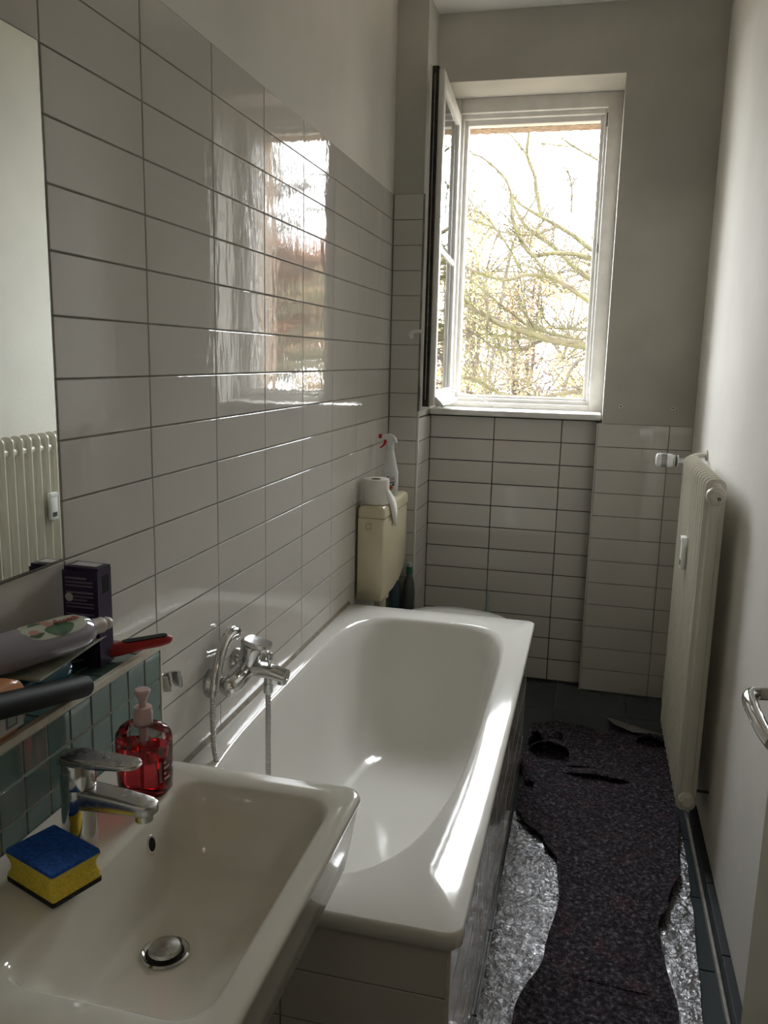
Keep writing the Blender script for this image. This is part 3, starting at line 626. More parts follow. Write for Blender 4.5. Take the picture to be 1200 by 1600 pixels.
def A(a): return a if sgn > 0 else 180-a
def sub_bands(t0, t1, lo, hi, lift, m, name, par, strips=5):
    for s_ in range(strips):
        label_patch(band(t0, t1, lambda u, s_=s_: A(lo(u)+(hi(u)-lo(u))*s_/strips), lambda u, s_=s_: A(lo(u)+(hi(u)-lo(u))*(s_+1)/strips)), lift, m, name, par)
arch = lambda u: math.sqrt(max(0, 1-(2*u-1)**4))
def joined(name, m, parent, items):
    mb = MB()
    for t0, t1, lo, hi, lift in items:
        for s_ in range(6):
            n = 18
            for i in range(n):
                def P(u, w_):
                    a = R_(A(lo(u)+(hi(u)-lo(u))*w_)); t = (t0+(t1-t0)*u)*.68+.006; k = 1+lift
                    return bm_ @ Vector((t, .0295*k*math.sin(a), .0365*k*math.cos(a)))
                mb.add([P(i/n, s_/6), P((i+1)/n, s_/6), P((i+1)/n, (s_+1)/6), P(i/n, (s_+1)/6)], [(0,1,2,3)])
    return mb.ob(name, m, parent, 60)
lb0 = joined('label', 'label_cream', db, [(.028, .205, lambda u: 66-38*arch(u), lambda u: 66+46*arch(u), .012)])
for it in [(.070, .150, lambda u: 52-24*math.sin(math.pi*u)**.7, lambda u: 58+16*math.sin(math.pi*u), .018), (.155, .195, lambda u: 48-10*math.sin(math.pi*u), lambda u: 50+4*math.sin(math.pi*u), .018), (.125, .175, lambda u: 84, lambda u: 84+20*math.sin(math.pi*u), .018)]: joined('label_leaf', 'label_green', lb0, [it])
for it in [(.115, .140, lambda u: 80-14*arch(u), lambda u: 80+20*arch(u), .022), (.165, .190, lambda u: 58-8*arch(u), lambda u: 58+8*arch(u), .020)]: joined('label_flower', 'label_pink', lb0, [it])
a_ = R_(A(72)); tp = bm_ @ Vector((.058, .0295*1.03*math.sin(a_), .0365*1.03*math.cos(a_)))
nrm = (bm_.to_3x3() @ Vector((0, math.sin(a_)/.0295, math.cos(a_)/.0365))).normalized()
xd = -(bm_.to_3x3() @ Vector((1,0,0))).normalized()
text('lettering', 'Frosch', .0165, 'label_red', frame_mtx(tp+nrm*.0006, xd, nrm.cross(xd)), lb0, .0004)

oc = thing('cleaner_bottle', 'flat orange cleaner bottle lying at the near end of the ledge', 'bottle', (.06, -.02, LZ))
op = rrect(-.150, .056, LZ+.002, 1.034, .034, 8)
MB().rings([[Vector((.074,a,b)) for a, b in rrect(-.145, .051, LZ+.006, 1.029, .030, 8)], [Vector((.078,a,b)) for a, b in op], [Vector((.100,a,b)) for a, b in op], [Vector((.1055,a,b)) for a, b in rrect(-.144, .050, LZ+.008, 1.028, .030, 8)]]).ob('bottle_body', 'orange', oc, 50)
MB().box(.105,.1062,-.12,.040,.964,1.006).ob('label', 'print_white', oc)
MB().prism([(-.10,1.003),(.026,1.003),(.019,1.022),(-.10,1.022)], .105, .1064, 'yz').ob('label_stripe', 'yellow', oc)
MB().prism([(-.10,.996),(.032,.996),(.029,1.003),(-.10,1.003)], .106, .1067, 'yz').ob('label_stripe', 'black', oc)
MB().box(.106,.1066,.004,.028,.970,.990).ob('label_picture', 'print_grey', oc); MB().box(.1065,.1069,.008,.024,.973,.987).ob('label_picture', 'cap_mint', oc)

sc_ = thing('scraper', 'scraper with red and black handle poking over the ledge end', 'scraper', (.10, .36, .97))
sm = frame_mtx((.062,.318,.9705), (.083,.082,.002), (-1,1,0))
def sring(x, hw, z0, z1, n=20): return [sm @ Vector((x, hw*math.copysign(abs(math.cos(q))**.7, math.cos(q)), (z0+z1)/2+(z1-z0)/2*math.copysign(abs(math.sin(q))**.7, math.sin(q)))) for q in [2*math.pi*j/n for j in range(n)]]
MB().rings([sring(-.006,.010,-.010,.010), sring(0,.0145,-.013,.012), sring(.03,.0135,-.011,.012), sring(.06,.0125,-.008,.012), sring(.095,.0125,-.007,.012), sring(.110,.010,-.005,.011), sring(.116,.005,-.001,.008)]).ob('grip', 'red', sc_, 60)
MB().rings([[sm @ Vector((x,y,z)) for x, y in rrect(.028,.108,-.0085,.0085,.008,6)] for z in (.0105,.0126)]).ob('grip_inlay', 'black', sc_, 40)
MB().rings([sring(-.014,.009,-.008,.006), sring(-.004,.011,-.010,.009)]).ob('ferrule', 'black', sc_, 40)
MB().rings([[sm @ Vector((x,y,z)) for x, y in ((-.012,-.008),(-.012,.008),(-.062,.022),(-.066,-.020))] for z in (-.004,-.0028)]).ob('blade', 'steel', sc_)
tb = thing('brush_handle', 'hollow black handle lying across the orange bottle', 'handle', (.11, .08, .98))
ta, tb_ = Vector((.119,.167,.9722)), Vector((.136,-.20,1.066))
MB().tube([ta+(tb_-ta)*t for t in (.0,.02,.5,1)], [.0170,.0176,.0176,.0176], 24, False).ob('tube', 'black', tb, 50)
MB().tube([ta+(tb_-ta)*t for t in (.003,1)], [.0150,.0150], 24, False).ob('tube_inside', 'dark_hole', tb, 50)
MB().lathe([(.0170,0),(.0150,0.0004)], 24, ta, (ta-tb_), 1, 1, False, False).ob('tube_rim', 'black', tb)
MB().lathe([(.0150,0),(.0,0.0002)], 20, ta+(tb_-ta)*.08, (ta-tb_), 1, 1, False, False).ob('tube_bottom', 'dark_hole', tb)
MB().lathe([(.0025,0),(.0022,.0006)], 10, (.1195,.156,.9922), (.05,-.1,1)).ob('hanging_hole', 'print_grey', tb)

# ------------------------------------------------------------------ toilet, cistern and what stands on it
cs = thing('toilet_cistern', 'beige plastic flush cistern on the left wall', 'cistern', (.056, 2.32, .55))
def cis(y, z0, x1, r=.014):     # outline in the x-z plane at y
    return [Vector((a, y, b)) for a, b in rrect(.012, x1, z0, .878, r, 4)]
sec = [(2.112,.556,.104,.004), (2.116,.549,.110,.012), (2.125,.546,.113,.016), (2.30,.548,.114,.016), (2.42,.566,.114,.016), (2.49,.595,.113,.016), (2.525,.640,.112,.016), (2.538,.690,.110,.012), (2.541,.715,.104,.004)]
MB().rings([cis(y, z, x, r) for y, z, x, r in sec]).ob('tank', 'cistern', cs, 50)
MB().rings([[Vector((a,b,z)) for a, b in rrect(.0135,.1105,2.1145,2.5385,.012,4)] for z in (.8785,.8805)]).ob('lid_seam', 'cistern_line', cs)
lr = lambda i, z, r=.014: [Vector((a,b,z)) for a, b in rrect(.010+i,.116-i,2.109+i,2.543-i,r,5)]
MB().rings([lr(0,.880), lr(0,.906), lr(.002,.916), lr(.007,.922), lr(.014,.9245)]).ob('lid', 'cistern', cs, 50)
for a in range(4):
    q = rrect(.045,.064,.836,.858,.003,3)
mb = MB(); qo, qi = rrect(.044,.065,.835,.859,.004,3), rrect(.0455,.0635,.8365,.8575,.003,3)
n = len(qo); mb.add([(x,2.1165,z) for x, z in qo]+[(x,2.1165,z) for x, z in qi]+[(x,2.111,z) for x, z in qo]+[(x,2.111,z) for x, z in qi], [(2*n+i,2*n+(i+1)%n,3*n+(i+1)%n,3*n+i) for i in range(n)]+[(i,(i+1)%n,2*n+(i+1)%n,2*n+i) for i in range(n)])
mb.ob('knockout_mark', 'cistern_line', cs)
MB().tube(catmull([(.06,2.30,.56),(.06,2.30,.50),(.065,2.30,.44),(.12,2.32,.40),(.16,2.32,.385)],5), .024, 18).ob('flush_pipe', 'cistern', cs, 50)
MB().lathe([(.032,.515),(.034,.52),(.034,.552)], 22, (.06,2.30,0)).ob('pipe_nut', 'cistern', cs, 40)
tl = thing('toilet', 'white toilet with closed lid behind the bathtub end', 'toilet', (.32, 2.32, 0))
def egg(cx, hx, hy, z, n=40):
    return [Vector((cx+hx*math.cos(a)*(1 if math.cos(a) > 0 else .82), 2.325+hy*math.copysign(abs(math.sin(a))**.9, math.sin(a)), z)) for a in [2*math.pi*j/n for j in range(n)]]
MB().rings([egg(.30,.20,.105,.001), egg(.30,.19,.10,.05), egg(.31,.17,.10,.15), egg(.33,.20,.13,.26), egg(.345,.24,.168,.34), egg(.35,.25,.176,.385), egg(.35,.245,.172,.395)]).ob('bowl', 'wc', tl, 50)
MB().box(.06,.20,2.23,2.42,.30,.392).ob('rear_deck', 'wc', tl)
MB().rings([egg(.352,.252,.182,.397), egg(.352,.256,.186,.402), egg(.352,.256,.186,.412), egg(.352,.252,.182,.416)]).ob('seat', 'wc', tl, 50)
MB().rings([egg(.352,.250,.182,.418), egg(.352,.256,.187,.422), egg(.352,.255,.186,.432), egg(.352,.240,.172,.440), egg(.352,.15,.11,.446)]).ob('lid', 'wc', tl, 50)
br = thing('toilet_brush', 'pale toilet brush handle standing behind the toilet lid', 'toilet brush', (.47, 2.60, 0))
MB().lathe([(.04,.001),(.045,.01),(.05,.13),(.046,.13)], 22, (.47,2.62,0)).ob('holder', 'white_plastic', br, 40)
MB().tube([(.47,2.62,.10),(.47,2.62,.46),(.47,2.62,.485)], [.007,.0085,.006], 12).ob('handle', 'cap_mint', br, 50)

tr = thing('toilet_roll', 'white toilet paper roll standing on the cistern lid', 'toilet roll', (.060, 2.185, .925))
RC = Vector((.062, 2.182, .9252))
MB().lathe([(.019,.004),(.050,.0),(.0525,.003),(.0528,.05),(.0525,.096),(.050,.0985),(.030,.0985),(.0195,.0965),(.019,.004)], 40, RC, (0,0,1), 1, 1, False, False).ob('paper_winding', 'paper', tr, 60)
MB().lathe([(.0188,.003),(.0188,.097),(.0178,.097),(.0178,.003)], 24, RC, (0,0,1), 1, 1, False, False).ob('card_core', 'card', tr, 40)
sh = [((.100,2.150,1.010),(.100,2.150,.990)), ((.110,2.165,.995),(.111,2.160,.965)), ((.118,2.200,.972),(.119,2.180,.930)), ((.122,2.245,.945),(.1215,2.205,.893)), ((.124,2.280,.912),(.1205,2.232,.862)), ((.1235,2.298,.880),(.1195,2.258,.840)), ((.122,2.292,.848),(.1195,2.276,.826)), ((.121,2.284,.824),(.120,2.281,.821))]
v, f = [], []
for i, (a, b) in enumerate(sh):
    v += [Vector(a), (Vector(a)+Vector(b))/2+Vector((.004,0,0)), Vector(b)]
    if i: k = 3*i; f += [(k-3,k-2,k+1,k), (k-2,k-1,k+2,k+1)]
o = MB().add(v, f).ob('loose_sheet', 'paper', tr, 80)
sl = o.modifiers.new('thickness', 'SOLIDIFY'); sl.thickness = .0008

sb_ = thing('spray_bottle', 'white trigger spray bottle with red nozzle on the cistern', 'spray bottle', (.07, 2.40, .925))
def spr(z, x0, x1, d, n=28): return [Vector(((x0+x1)/2+(x1-x0)/2*math.copysign(abs(math.cos(q))**.75, math.cos(q)), 2.40+d*math.copysign(abs(math.sin(q))**.75, math.sin(q)), .9252+z)) for q in [2*math.pi*j/n for j in range(n)]]
MB().rings([spr(0,.038,.094,.020), spr(.004,.033,.097,.023), spr(.05,.031,.099,.024), spr(.098,.030,.099,.024), spr(.104,.033,.096,.022), spr(.130,.041,.090,.020), spr(.165,.048,.083,.0165), spr(.188,.052,.078,.0135), spr(.192,.055,.075,.012)]).ob('bottle_body', 'spray_white', sb_, 50)
MB().lathe([(.0135,.188),(.0140,.192),(.0140,.206),(.011,.208)], 20, (.065,2.40,.9252)).ob('collar', 'spray_white', sb_, 40)
hd = [(.028,.232),(.030,.250),(.060,.2535),(.076,.248),(.086,.236),(.0915,.219),(.082,.219),(.078,.222),(.077,.204),(.054,.204),(.053,.222),(.046,.230)]
MB().prism([(a,.9252+b) for a, b in hd], 2.391, 2.409, 'xz').ob('trigger_head', 'spray_white', sb_, 40)
MB().rbox(.014,.031,2.391,2.409,.9252+.234,.9252+.251,.003,2).ob('nozzle', 'nozzle_red', sb_, 40)
tg = [(.038,.231),(.048,.231),(.049,.222),(.043,.208),(.030,.197),(.019,.194),(.021,.199),(.031,.206),(.036,.216)]
MB().prism([(a,.9252+b) for a, b in tg], 2.394, 2.406, 'xz').ob('trigger', 'nozzle_red', sb_, 40)
yl = 2.40-.0246
def flat(name, poly, m, dy=0., par=sb_):
    return MB().prism([(a,.9252+b) for a, b in poly], yl-.0006-dy, yl+.004, 'xz').ob(name, m, par)
flat('label', [(.045,.008),(.090,.008),(.092,.085),(.040,.085)], 'spray_white')
flat('label_stripe', [(.046,.066),(.066,.078),(.068,.084),(.048,.072)], 'print_blue', .0005); flat('label_stripe', [(.052,.060),(.068,.065),(.068,.071),(.054,.066)], 'print_blue', .0005)
flat('label_stripe', [(.062,.051),(.092,.057),(.092,.061),(.064,.056)], 'print_navy', .0005)
MB().lathe([(.0105,0),(.0105,.0012)], 20, (.0745,yl,.9252+.036), (0,-1,0)).ob('label_badge', 'label_pink', sb_)
flat('label_cross', [(.0665,.033),(.0825,.033),(.0825,.039),(.0665,.039)], 'label_red', .0010); flat('label_cross', [(.0715,.028),(.0775,.028),(.0775,.044),(.0715,.044)], 'label_red', .0012)
MB().lathe([(.0055,0),(.0055,.0012)], 16, (.0855,yl,.9252+.048), (0,-1,0)).ob('label_badge', 'bottle_teal', sb_)
text('lettering', 'GS', .017, 'label_red', frame_mtx((.080,yl-.0012,.9252+.071), (1,0,.12), (0,0,1)), sb_, .0004)

def small_bottle(name, label, x, y, z, h, r, mbody, mcap, mcap2=None):
    t = thing(name, label, 'bottle', (x,y,z), group='cleaning bottles behind the cistern')
    MB().lathe([(r*.9,.001),(r,.006),(r,h*.55),(r*.8,h*.70),(r*.42,h*.80),(r*.40,h*.84)], 20, (x,y,z)).ob('bottle_body', mbody, t, 50)
    MB().lathe([(r*.5,h*.82),(r*.52,h*.84),(r*.48,h*.93),(r*.3,h*.94)], 16, (x,y,z)).ob('cap', mcap, t, 40)
    if mcap2: MB().lathe([(r*.40,h*.925),(r*.46,h*.94),(r*.42,h*.985),(r*.15,h)], 16, (x,y,z)).ob('cap_top', mcap2, t, 50)
small_bottle('cleaner_flask', 'slim grey cleaner bottle with green cap beside the pier', .120, 2.582, .3008, .30, .028, 'bottle_grey', 'cap_green', 'cap_mint')
small_bottle('white_capped_flask', 'teal bottle with white cap beneath the cistern', .058, 2.5815, .3008, .262, .028, 'bottle_teal', 'white_plastic')

# ------------------------------------------------------------------ radiator on the right wall
ra = thing('radiator', 'tall cream column radiator on the right wall', 'radiator', (1.21, 1.87, .15))
RF, RB, RY0, NS, PT = 1.182, 1.240, 1.548, 13, .0500
RZ0, RZ1 = .152, 1.171
def section_mesh():
    rg = []
    for y, i in ((-.021,.024),(-.018,.0165),(-.0085,.0125),(-.0055,.0075),(-.0045,.0018),(-.0025,0),(.0025,0),(.0045,.0018),(.0055,.0075),(.0085,.0125),(.018,.0165),(.021,.024)):
        rg.append([Vector((a, y, b)) for a, b in rrect(RF+i, RB-i, RZ0+i, RZ1-i, max(.004, .024-i*.8), 5)])
    return MB().rings(rg)
first = None
for i in range(NS):
    y = RY0+PT*(i+.5)
    if first is None:
        first = section_mesh().xf(Matrix.Translation((0,y,0))).ob('section', 'rad', ra, 35)
    else:
        o = bpy.data.objects.new('section', first.data); C.objects.link(o); o.parent = ra; o.location = (0, PT*i, 0)
for z in (RZ0+.055, RZ1-.058):
    MB().tube([((RF+RB)/2+.001, RY0+.01, z), ((RF+RB)/2+.001, RY0+NS*PT-.005, z)], .021, 18).ob('hub', 'rad', ra, 40)
def plug(z, r, hexr, bleed):
    x = (RF+RB)/2+.001
    MB().lathe([(r,0),(r*1.02,.006),(r*.93,.014),(r*.8,.016)], 28, (x,RY0+.012,z), (0,-1,0)).ob('end_plug', 'rad', ra, 40)
    MB().lathe([(hexr,.014),(hexr,.022),(hexr*.85,.024)], 6, (x,RY0+.012,z), (0,-1,0)).ob('hex_nut', 'rad', ra)
    if bleed:
        MB().lathe([(.0045,.022),(.0045,.029),(.003,.0295)], 14, (x+.006,RY0+.012,z-.006), (0,-1,0)).ob('bleed_valve', 'black', ra)
        MB().lathe([(.0018,.029),(.0018,.0305)], 10, (x+.006,RY0+.012,z-.006), (0,-1,0)).ob('bleed_pin', 'chrome', ra)
plug(RZ1-.047, .0275, .020, True); plug(RZ0+.044, .0245, .019, False)
MB().box(RB-.006, RW-.0002, RY0+.05, RY0+.058, RZ0+.050, RZ0+.056).ob('bracket', 'slot', ra)
MB().box(RB-.006, RW-.0002, RY0+.50, RY0+.515, RZ1-.10, RZ1-.085).ob('bracket', 'rad', ra)
mt = thing('heat_meter', 'small white heat cost meter clipped to the radiator front', 'meter', (1.172, 1.87, .88))
MB().rbox(1.1665, 1.1818, 1.848, 1.892, .834, .940, .003, 2).ob('housing', 'valve_white', mt, 40)
MB().rbox(1.1655, 1.1668, 1.856, 1.884, .846, .864, .0005, 1).ob('window', 'slot', mt); MB().rbox(1.1640, 1.1668, 1.848, 1.892, .926, .940, .001, 1).ob('cap', 'valve_white', mt)
th_ = thing('radiator_valve', 'white thermostatic radiator valve head at the far end of the radiator', 'valve', (1.15, 2.25, 1.14))
tz, ty = 1.1425, 2.252
MB().lathe([(.016,0),(.0235,.004),(.025,.010),(.0245,.045),(.0225,.058),(.018,.060)], 28, (1.094,ty,tz), (1,0,0)).ob('head', 'valve_white', th_, 40)
for k in range(9):
    a = R_(25+k*16)
    MB().box(0,.020,-.0016,.0016,.0243,.0256).xf(Matrix.Translation((1.112,ty,tz)) @ Matrix.Rotation(a,4,'X')).ob('grip_slot', 'slot', th_)
for k in range(3): MB().lathe([(.019,0),(.0205,.001),(.0205,.003),(.019,.004)], 24, (1.156+.006*k,ty,tz), (1,0,0)).ob('ring', 'slot' if k == 1 else 'valve_white', th_, 40)
MB().tube([(1.15,ty,tz),(1.212,ty,tz)], .013, 16).ob('valve_body', 'chrome_dull', th_, 40)
MB().tube([(1.212,RY0+NS*PT-.012,tz-.029),(1.212,2.232,tz-.018),(1.212,ty+.004,tz-.004)], .012, 14).ob('union', 'chrome_dull', th_, 40)
MB().tube(catmull([(1.212,ty,tz),(1.214,ty+.05,tz+.004),(1.235,ty+.075,tz+.012),(1.262,ty+.08,tz+.016),(1.2795,ty+.08,tz+.016)],6), .0095, 14).ob('supply_pipe', 'rad', th_, 50)
MB().lathe([(.020,0),(.019,.006),(.012,.008)], 20, (1.2795,ty+.08,tz+.016), (-1,0,0)).ob('rosette', 'rad', th_, 40)

# ------------------------------------------------------------------ open door at the right, lever handle
dr = thing('door_1', 'beige painted door leaf standing open along the right wall', None, (1.16, -.13, 0), kind='structure')
MB().rbox(1.142, 1.182, -.555, .312, .008, 2.02, .002, 2).ob('leaf', 'door', dr, 40)
MB().rbox(1.1385, 1.1425, .235, .275, .93, 1.15, .0015, 2).ob('handle_plate', 'chrome', dr, 40)
hp = catmull([(1.142,.255,1.048),(1.115,.256,1.048),(1.098,.252,1.047),(1.089,.236,1.046),(1.088,.20,1.044),(1.091,.15,1.040),(1.096,.115,1.038)], 6)
MB().tube(hp, [.0095]*12+[.0100]*12+[.0095]*(len(hp)-24), 18).ob('handle', 'chrome', dr, 60)
for z in (.25, 1.75): MB().tube([(1.19,-.560,z),(1.19,-.560,z+.09)], .008, 12).ob('hinge', 'chrome_dull', dr, 40)

# ------------------------------------------------------------------ painter's fleece and plastic film on the floor
def interp(tab, y):
    if y <= tab[0][0]: return tab[0][1]
    for (a, b), (c, d) in zip(tab, tab[1:]):
        if y <= c:
            t = (y-a)/(c-a); t = t*t*(3-2*t); return b+(d-b)*t
    return tab[-1][1]
def sheet(name, m, parent, left, right, y0, y1, nx, ny, zf, th, near=None, far=None):
    rows_ = []
    for j in range(ny+1):
        v = j/ny; row = []
        for i in range(nx+1):
            u = i/nx
            ya = y0+(near(u) if near else 0); yb = y1+(far(u) if far else 0)
            y = ya+(yb-ya)*v
            x = interp(left, y)+(interp(right, y)-interp(left, y))*u
            row.append(Vector((x, y, zf(x, y, u))))
        rows_.append(row)
    V = [p for r in rows_ for p in r]; n = nx+1; N = len(V)
    V += [Vector((p.x, p.y, max(.0008, p.z-th))) for p in V]; F = []
    for j in range(ny):
        for i in range(nx):
            a = j*n+i; F.append((a,a+1,a+n+1,a+n)); F.append((N+a,N+a+n,N+a+n+1,N+a+1))
    for i in range(nx): F.append((i,N+i,N+i+1,i+1)); a = ny*n+i; F.append((a,a+1,N+a+1,N+a))
    for j in range(ny): a = j*n; F.append((a,a+n,N+a+n,N+a)); a = j*n+nx; F.append((a,N+a,N+a+n,a+n))
    return MB().add(V, F).ob(name, m, parent, 70)
nz3 = lambda x, y, s, o=0: noise.noise(Vector((x*s, y*s, o)))
FL = [(-.45,.74),(.40,.745),(.77,.775),(.99,.832),(1.22,.858),(1.40,.845),(1.50,.80),(1.60,.725),(1.66,.700),(2.10,.697),(2.5,.700)]
FR = [(-.45,1.12),(.70,1.12),(.88,1.142),(1.05,1.125),(1.16,1.115),(1.27,1.150),(1.45,1.195),(1.80,1.222),(2.5,1.222)]
def zfl(x, y, u):
    z = .020+.004*nz3(x,y,7)+.003*nz3(x,y,17,3)
    d3 = (x-(1.075+.05*(2.2-y)+.01*math.sin(y*9)))            # long soft crease towards the radiator
    z += .007*math.exp(-(d3/.016)**2) if y > 1.2 else 0
    z += .016*math.exp(-((u-1)/.06)**2)*(1 if 1.1 < y < 1.75 else .2)
    z += .010*math.exp(-(u/.05)**2)
    return z
fcl = thing('painters_fleece', 'dark grey mottled felt drop cloth laid along the floor', 'drop cloth', (.95, 1.2, 0))
sheet('cloth', 'fleece', fcl, FL, FR, -.45, 2.40, 110, 300, zfl, .006, far=lambda u: .035*math.sin(u*7+1)-.11*max(0,u-.62)/.38*1.1+.03*nz3(u,0,9,2)-.10*max(0,.22-u)/.22)
# bunched-up fold against the tub and the lifted far corner
def strip_fold(name, base, w_, l, h, rz, m='fleece', n=20, nl=10, taper=.45):
    v, f = [], []
    for j in range(nl+1):
        t = j/nl
        for i in range(n+1):
            a = math.pi*i/n; s_ = (1-taper*t)
            v.append(Vector((-w_/2*math.cos(a)*s_+.006*nz3(i*.3,t*3,1.3,4), l*t+.010*nz3(i*.4,t*2,1.7,7), h*math.sin(a)**.8*s_*(1-.25*t)+.008*nz3(i*.5,t*4,1.1,2)+.004)))
            if i and j: k = len(v)-1; f.append((k-1,k,k-n-1,k-n-2))
    o = MB().add(v, f).xf(Matrix.Translation(base) @ Matrix.Rotation(rz,4,'Z')).ob(name, m, fcl, 80)
    s = o.modifiers.new('thickness', 'SOLIDIFY'); s.thickness = .005; s.offset = -1
    return o
def crease(x0, x1, y, slope, h, dep, n=30):
    prof = [(.016,.014), (.006,.016+h*.45), (-.006,.016+h*.9), (.002,.018+h), (.022,.018+h*.85), (dep*.6,.020+h*.3), (dep,.018)]; rg = []
    for i in range(n+1):
        t = i/n; k = max(.02, math.sin(math.pi*t))**.45; x = x0+(x1-x0)*t; yy = y+slope*(x-x0)+.004*nz3(x,0,30,5)
        rg.append([Vector((x, yy+a*k, .017+(b-.017)*k)) for a, b in prof])
    MB().rings(rg).ob('crease', 'fleece', fcl, 60)
crease(.845, 1.105, 1.955, -.05, .026, .10); crease(.845, .985, 2.02, .06, .012, .06); crease(.87, 1.12, .935, -.06, .008, .05)
strip_fold('bunched_fold', (.785, 2.085, .018), .155, .10, .055, R_(4))
strip_fold('bunched_fold', (.735, 2.12, .020), .07, .16, .075, R_(-30))
strip_fold('bunched_fold', (.730, 1.83, .016), .035, .30, .022, R_(10), taper=.2)
strip_fold('lifted_corner', (1.165, 2.285, .018), .11, .07, .038, R_(-8))
def zfo(o_):
    return lambda x, y, u: .0075+.006*abs(nz3(x,y,9,o_))+.006*abs(nz3(x,y,26,o_+2))+.003*nz3(x,y,60,o_+5)
f1 = tag(sheet('plastic_film', 'foil', None, [(-.45,.694),(1.66,.694)], [(-.45,.80),(.77,.83),(.99,.86),(1.22,.885),(1.42,.87),(1.55,.80),(1.66,.715)], -.45, 1.665, 40, 260, zfo(1), .0015),
         'crumpled silvery plastic film between the tub and the felt', 'plastic film')
f2 = tag(sheet('plastic_film', 'foil', None, [(-.45,1.09),(.88,1.10),(1.16,1.09),(1.45,1.16),(1.80,1.205)], [(-.45,1.188),(.88,1.196),(1.05,1.206),(1.30,1.218),(1.55,1.226),(1.80,1.222)], -.45, 1.80, 24, 260, zfo(11), .0015),
         'crumpled silvery plastic film between the felt and the right wall', 'plastic film')
f3 = tag(MB().rings([[Vector(p) for p in r] for r in ([(.995,2.53,.012),(1.03,2.43,.026),(1.10,2.36,.032),(1.20,2.35,.040),(1.235,2.40,.020)], [(.995,2.53,.0105),(1.03,2.43,.0245),(1.10,2.36,.0305),(1.20,2.35,.0385),(1.235,2.40,.0185)])]).ob('film_corner', 'foil', None),
         'grey film-backed corner of the cloth folded over by the radiator foot', 'plastic film')

# ------------------------------------------------------------------ outside: garden, bare tree, shrubs
struct('ground', MB().box(-30, 34, 3.6, 60, -5.2, -5.0), 'lawn', 'lawn of the garden far below the window')
def at_px(u, v, y):
    d = _r*((u-600)/FPX)+_u*((800-v)/FPX)+_f; return CAM+d*((y-CAM.y)/d.y)
def cp(x, y): return (700+x/3.477, 180+y/3.477)
BR = [([(735,1252),(540,1215),(370,1160),(270,1128),(200,1090),(110,1040),(40,1020)], .030, .007, 6.6),
      ([(740,1240),(650,1212),(540,1180),(430,1140),(350,1080),(250,1000),(180,940),(90,870)], .016, .004, 6.9),
      ([(752,1000),(650,930),(535,875),(410,870),(330,895),(230,880),(130,840),(50,805)], .017, .007, 6.2),
      ([(772,775),(690,755),(570,750),(480,762),(440,745),(400,690),(370,620),(345,550)], .015, .013, 6.4),
      ([(345,550),(345,470),(335,400),(290,320),(200,240),(130,205),(80,175)], .010, .003, 6.5),
      ([(774,725),(690,660),(600,605),(500,550),(380,475),(350,430)], .018, .006, 7.2),
      ([(766,885),(700,840),(640,780),(570,715),(480,650),(420,600),(370,520),(345,440)], .022, .006, 7.6),
      ([(535,875),(470,770),(440,740)], .007, .006, 6.3),
      ([(505,540),(480,420),(470,330),(430,220),(440,90)], .016, .010, 8.0),
      ([(430,220),(370,140),(320,90)], .008, .004, 8.0),
      ([(725,1498),(600,1515),(480,1535),(320,1525),(250,1500),(170,1450),(100,1420),(20,1412)], .014, .006, 6.0),
      ([(600,605),(480,645),(400,650),(280,630),(200,590),(100,565)], .008, .003, 7.1),
      ([(405,855),(330,720),(270,630),(200,550),(110,505)], .008, .003, 6.3),
      ([(520,1215),(410,1272),(280,1265),(230,1250),(150,1190),(30,1150)], .010, .005, 6.7),
      ([(500,1215),(350,1205),(200,1190),(30,1200)], .010, .004, 6.6),
      ([(745,1168),(620,1160),(580,1155),(520,1100),(510,1000),(500,930)], .006, .002, 6.9),
      ([(672,530),(670,380),(640,260)], .008, .003, 7.7), ([(670,380),(700,340)], .005, .002, 7.7),
      ([(810,240),(700,180),(610,120)], .008, .003, 7.5), ([(660,170),(560,160),(480,145)], .005, .002, 7.5),
      ([(210,1230),(215,1100),(200,960)], .008, .003, 6.6), ([(110,1040),(80,980),(45,930)], .009, .007, 6.6),
      ([(570,715),(575,640),(575,590)], .005, .003, 7.5), ([(440,745),(450,680),(470,620)], .005, .002, 6.4),
      ([(430,1430),(440,1470),(448,1385)], .008, .004, 6.5), ([(480,1190),(430,1080),(410,930)], .006, .002, 6.7),
      ([(300,1340),(280,1270),(270,1220)], .008, .004, 6.8), ([(210,1490),(190,1390),(150,1290),(120,1220)], .007, .002, 6.8)]
tree = thing('bare_tree', 'bare lichen-covered tree whose branches fill the window view', 'tree', (2.6, 7.2, -5))
TX, TY = 2.75, 7.1
MB().tube(catmull([(TX,TY,-5),(TX-.03,TY,-2),(TX+.05,TY+.05,1.0),(TX+.12,TY+.1,4.0),(TX+.05,TY+.2,7.0)],5), [.20-.006*i for i in range(21)], 14).ob('trunk', 'bark', tree, 60)
random.seed(11)
spots = []
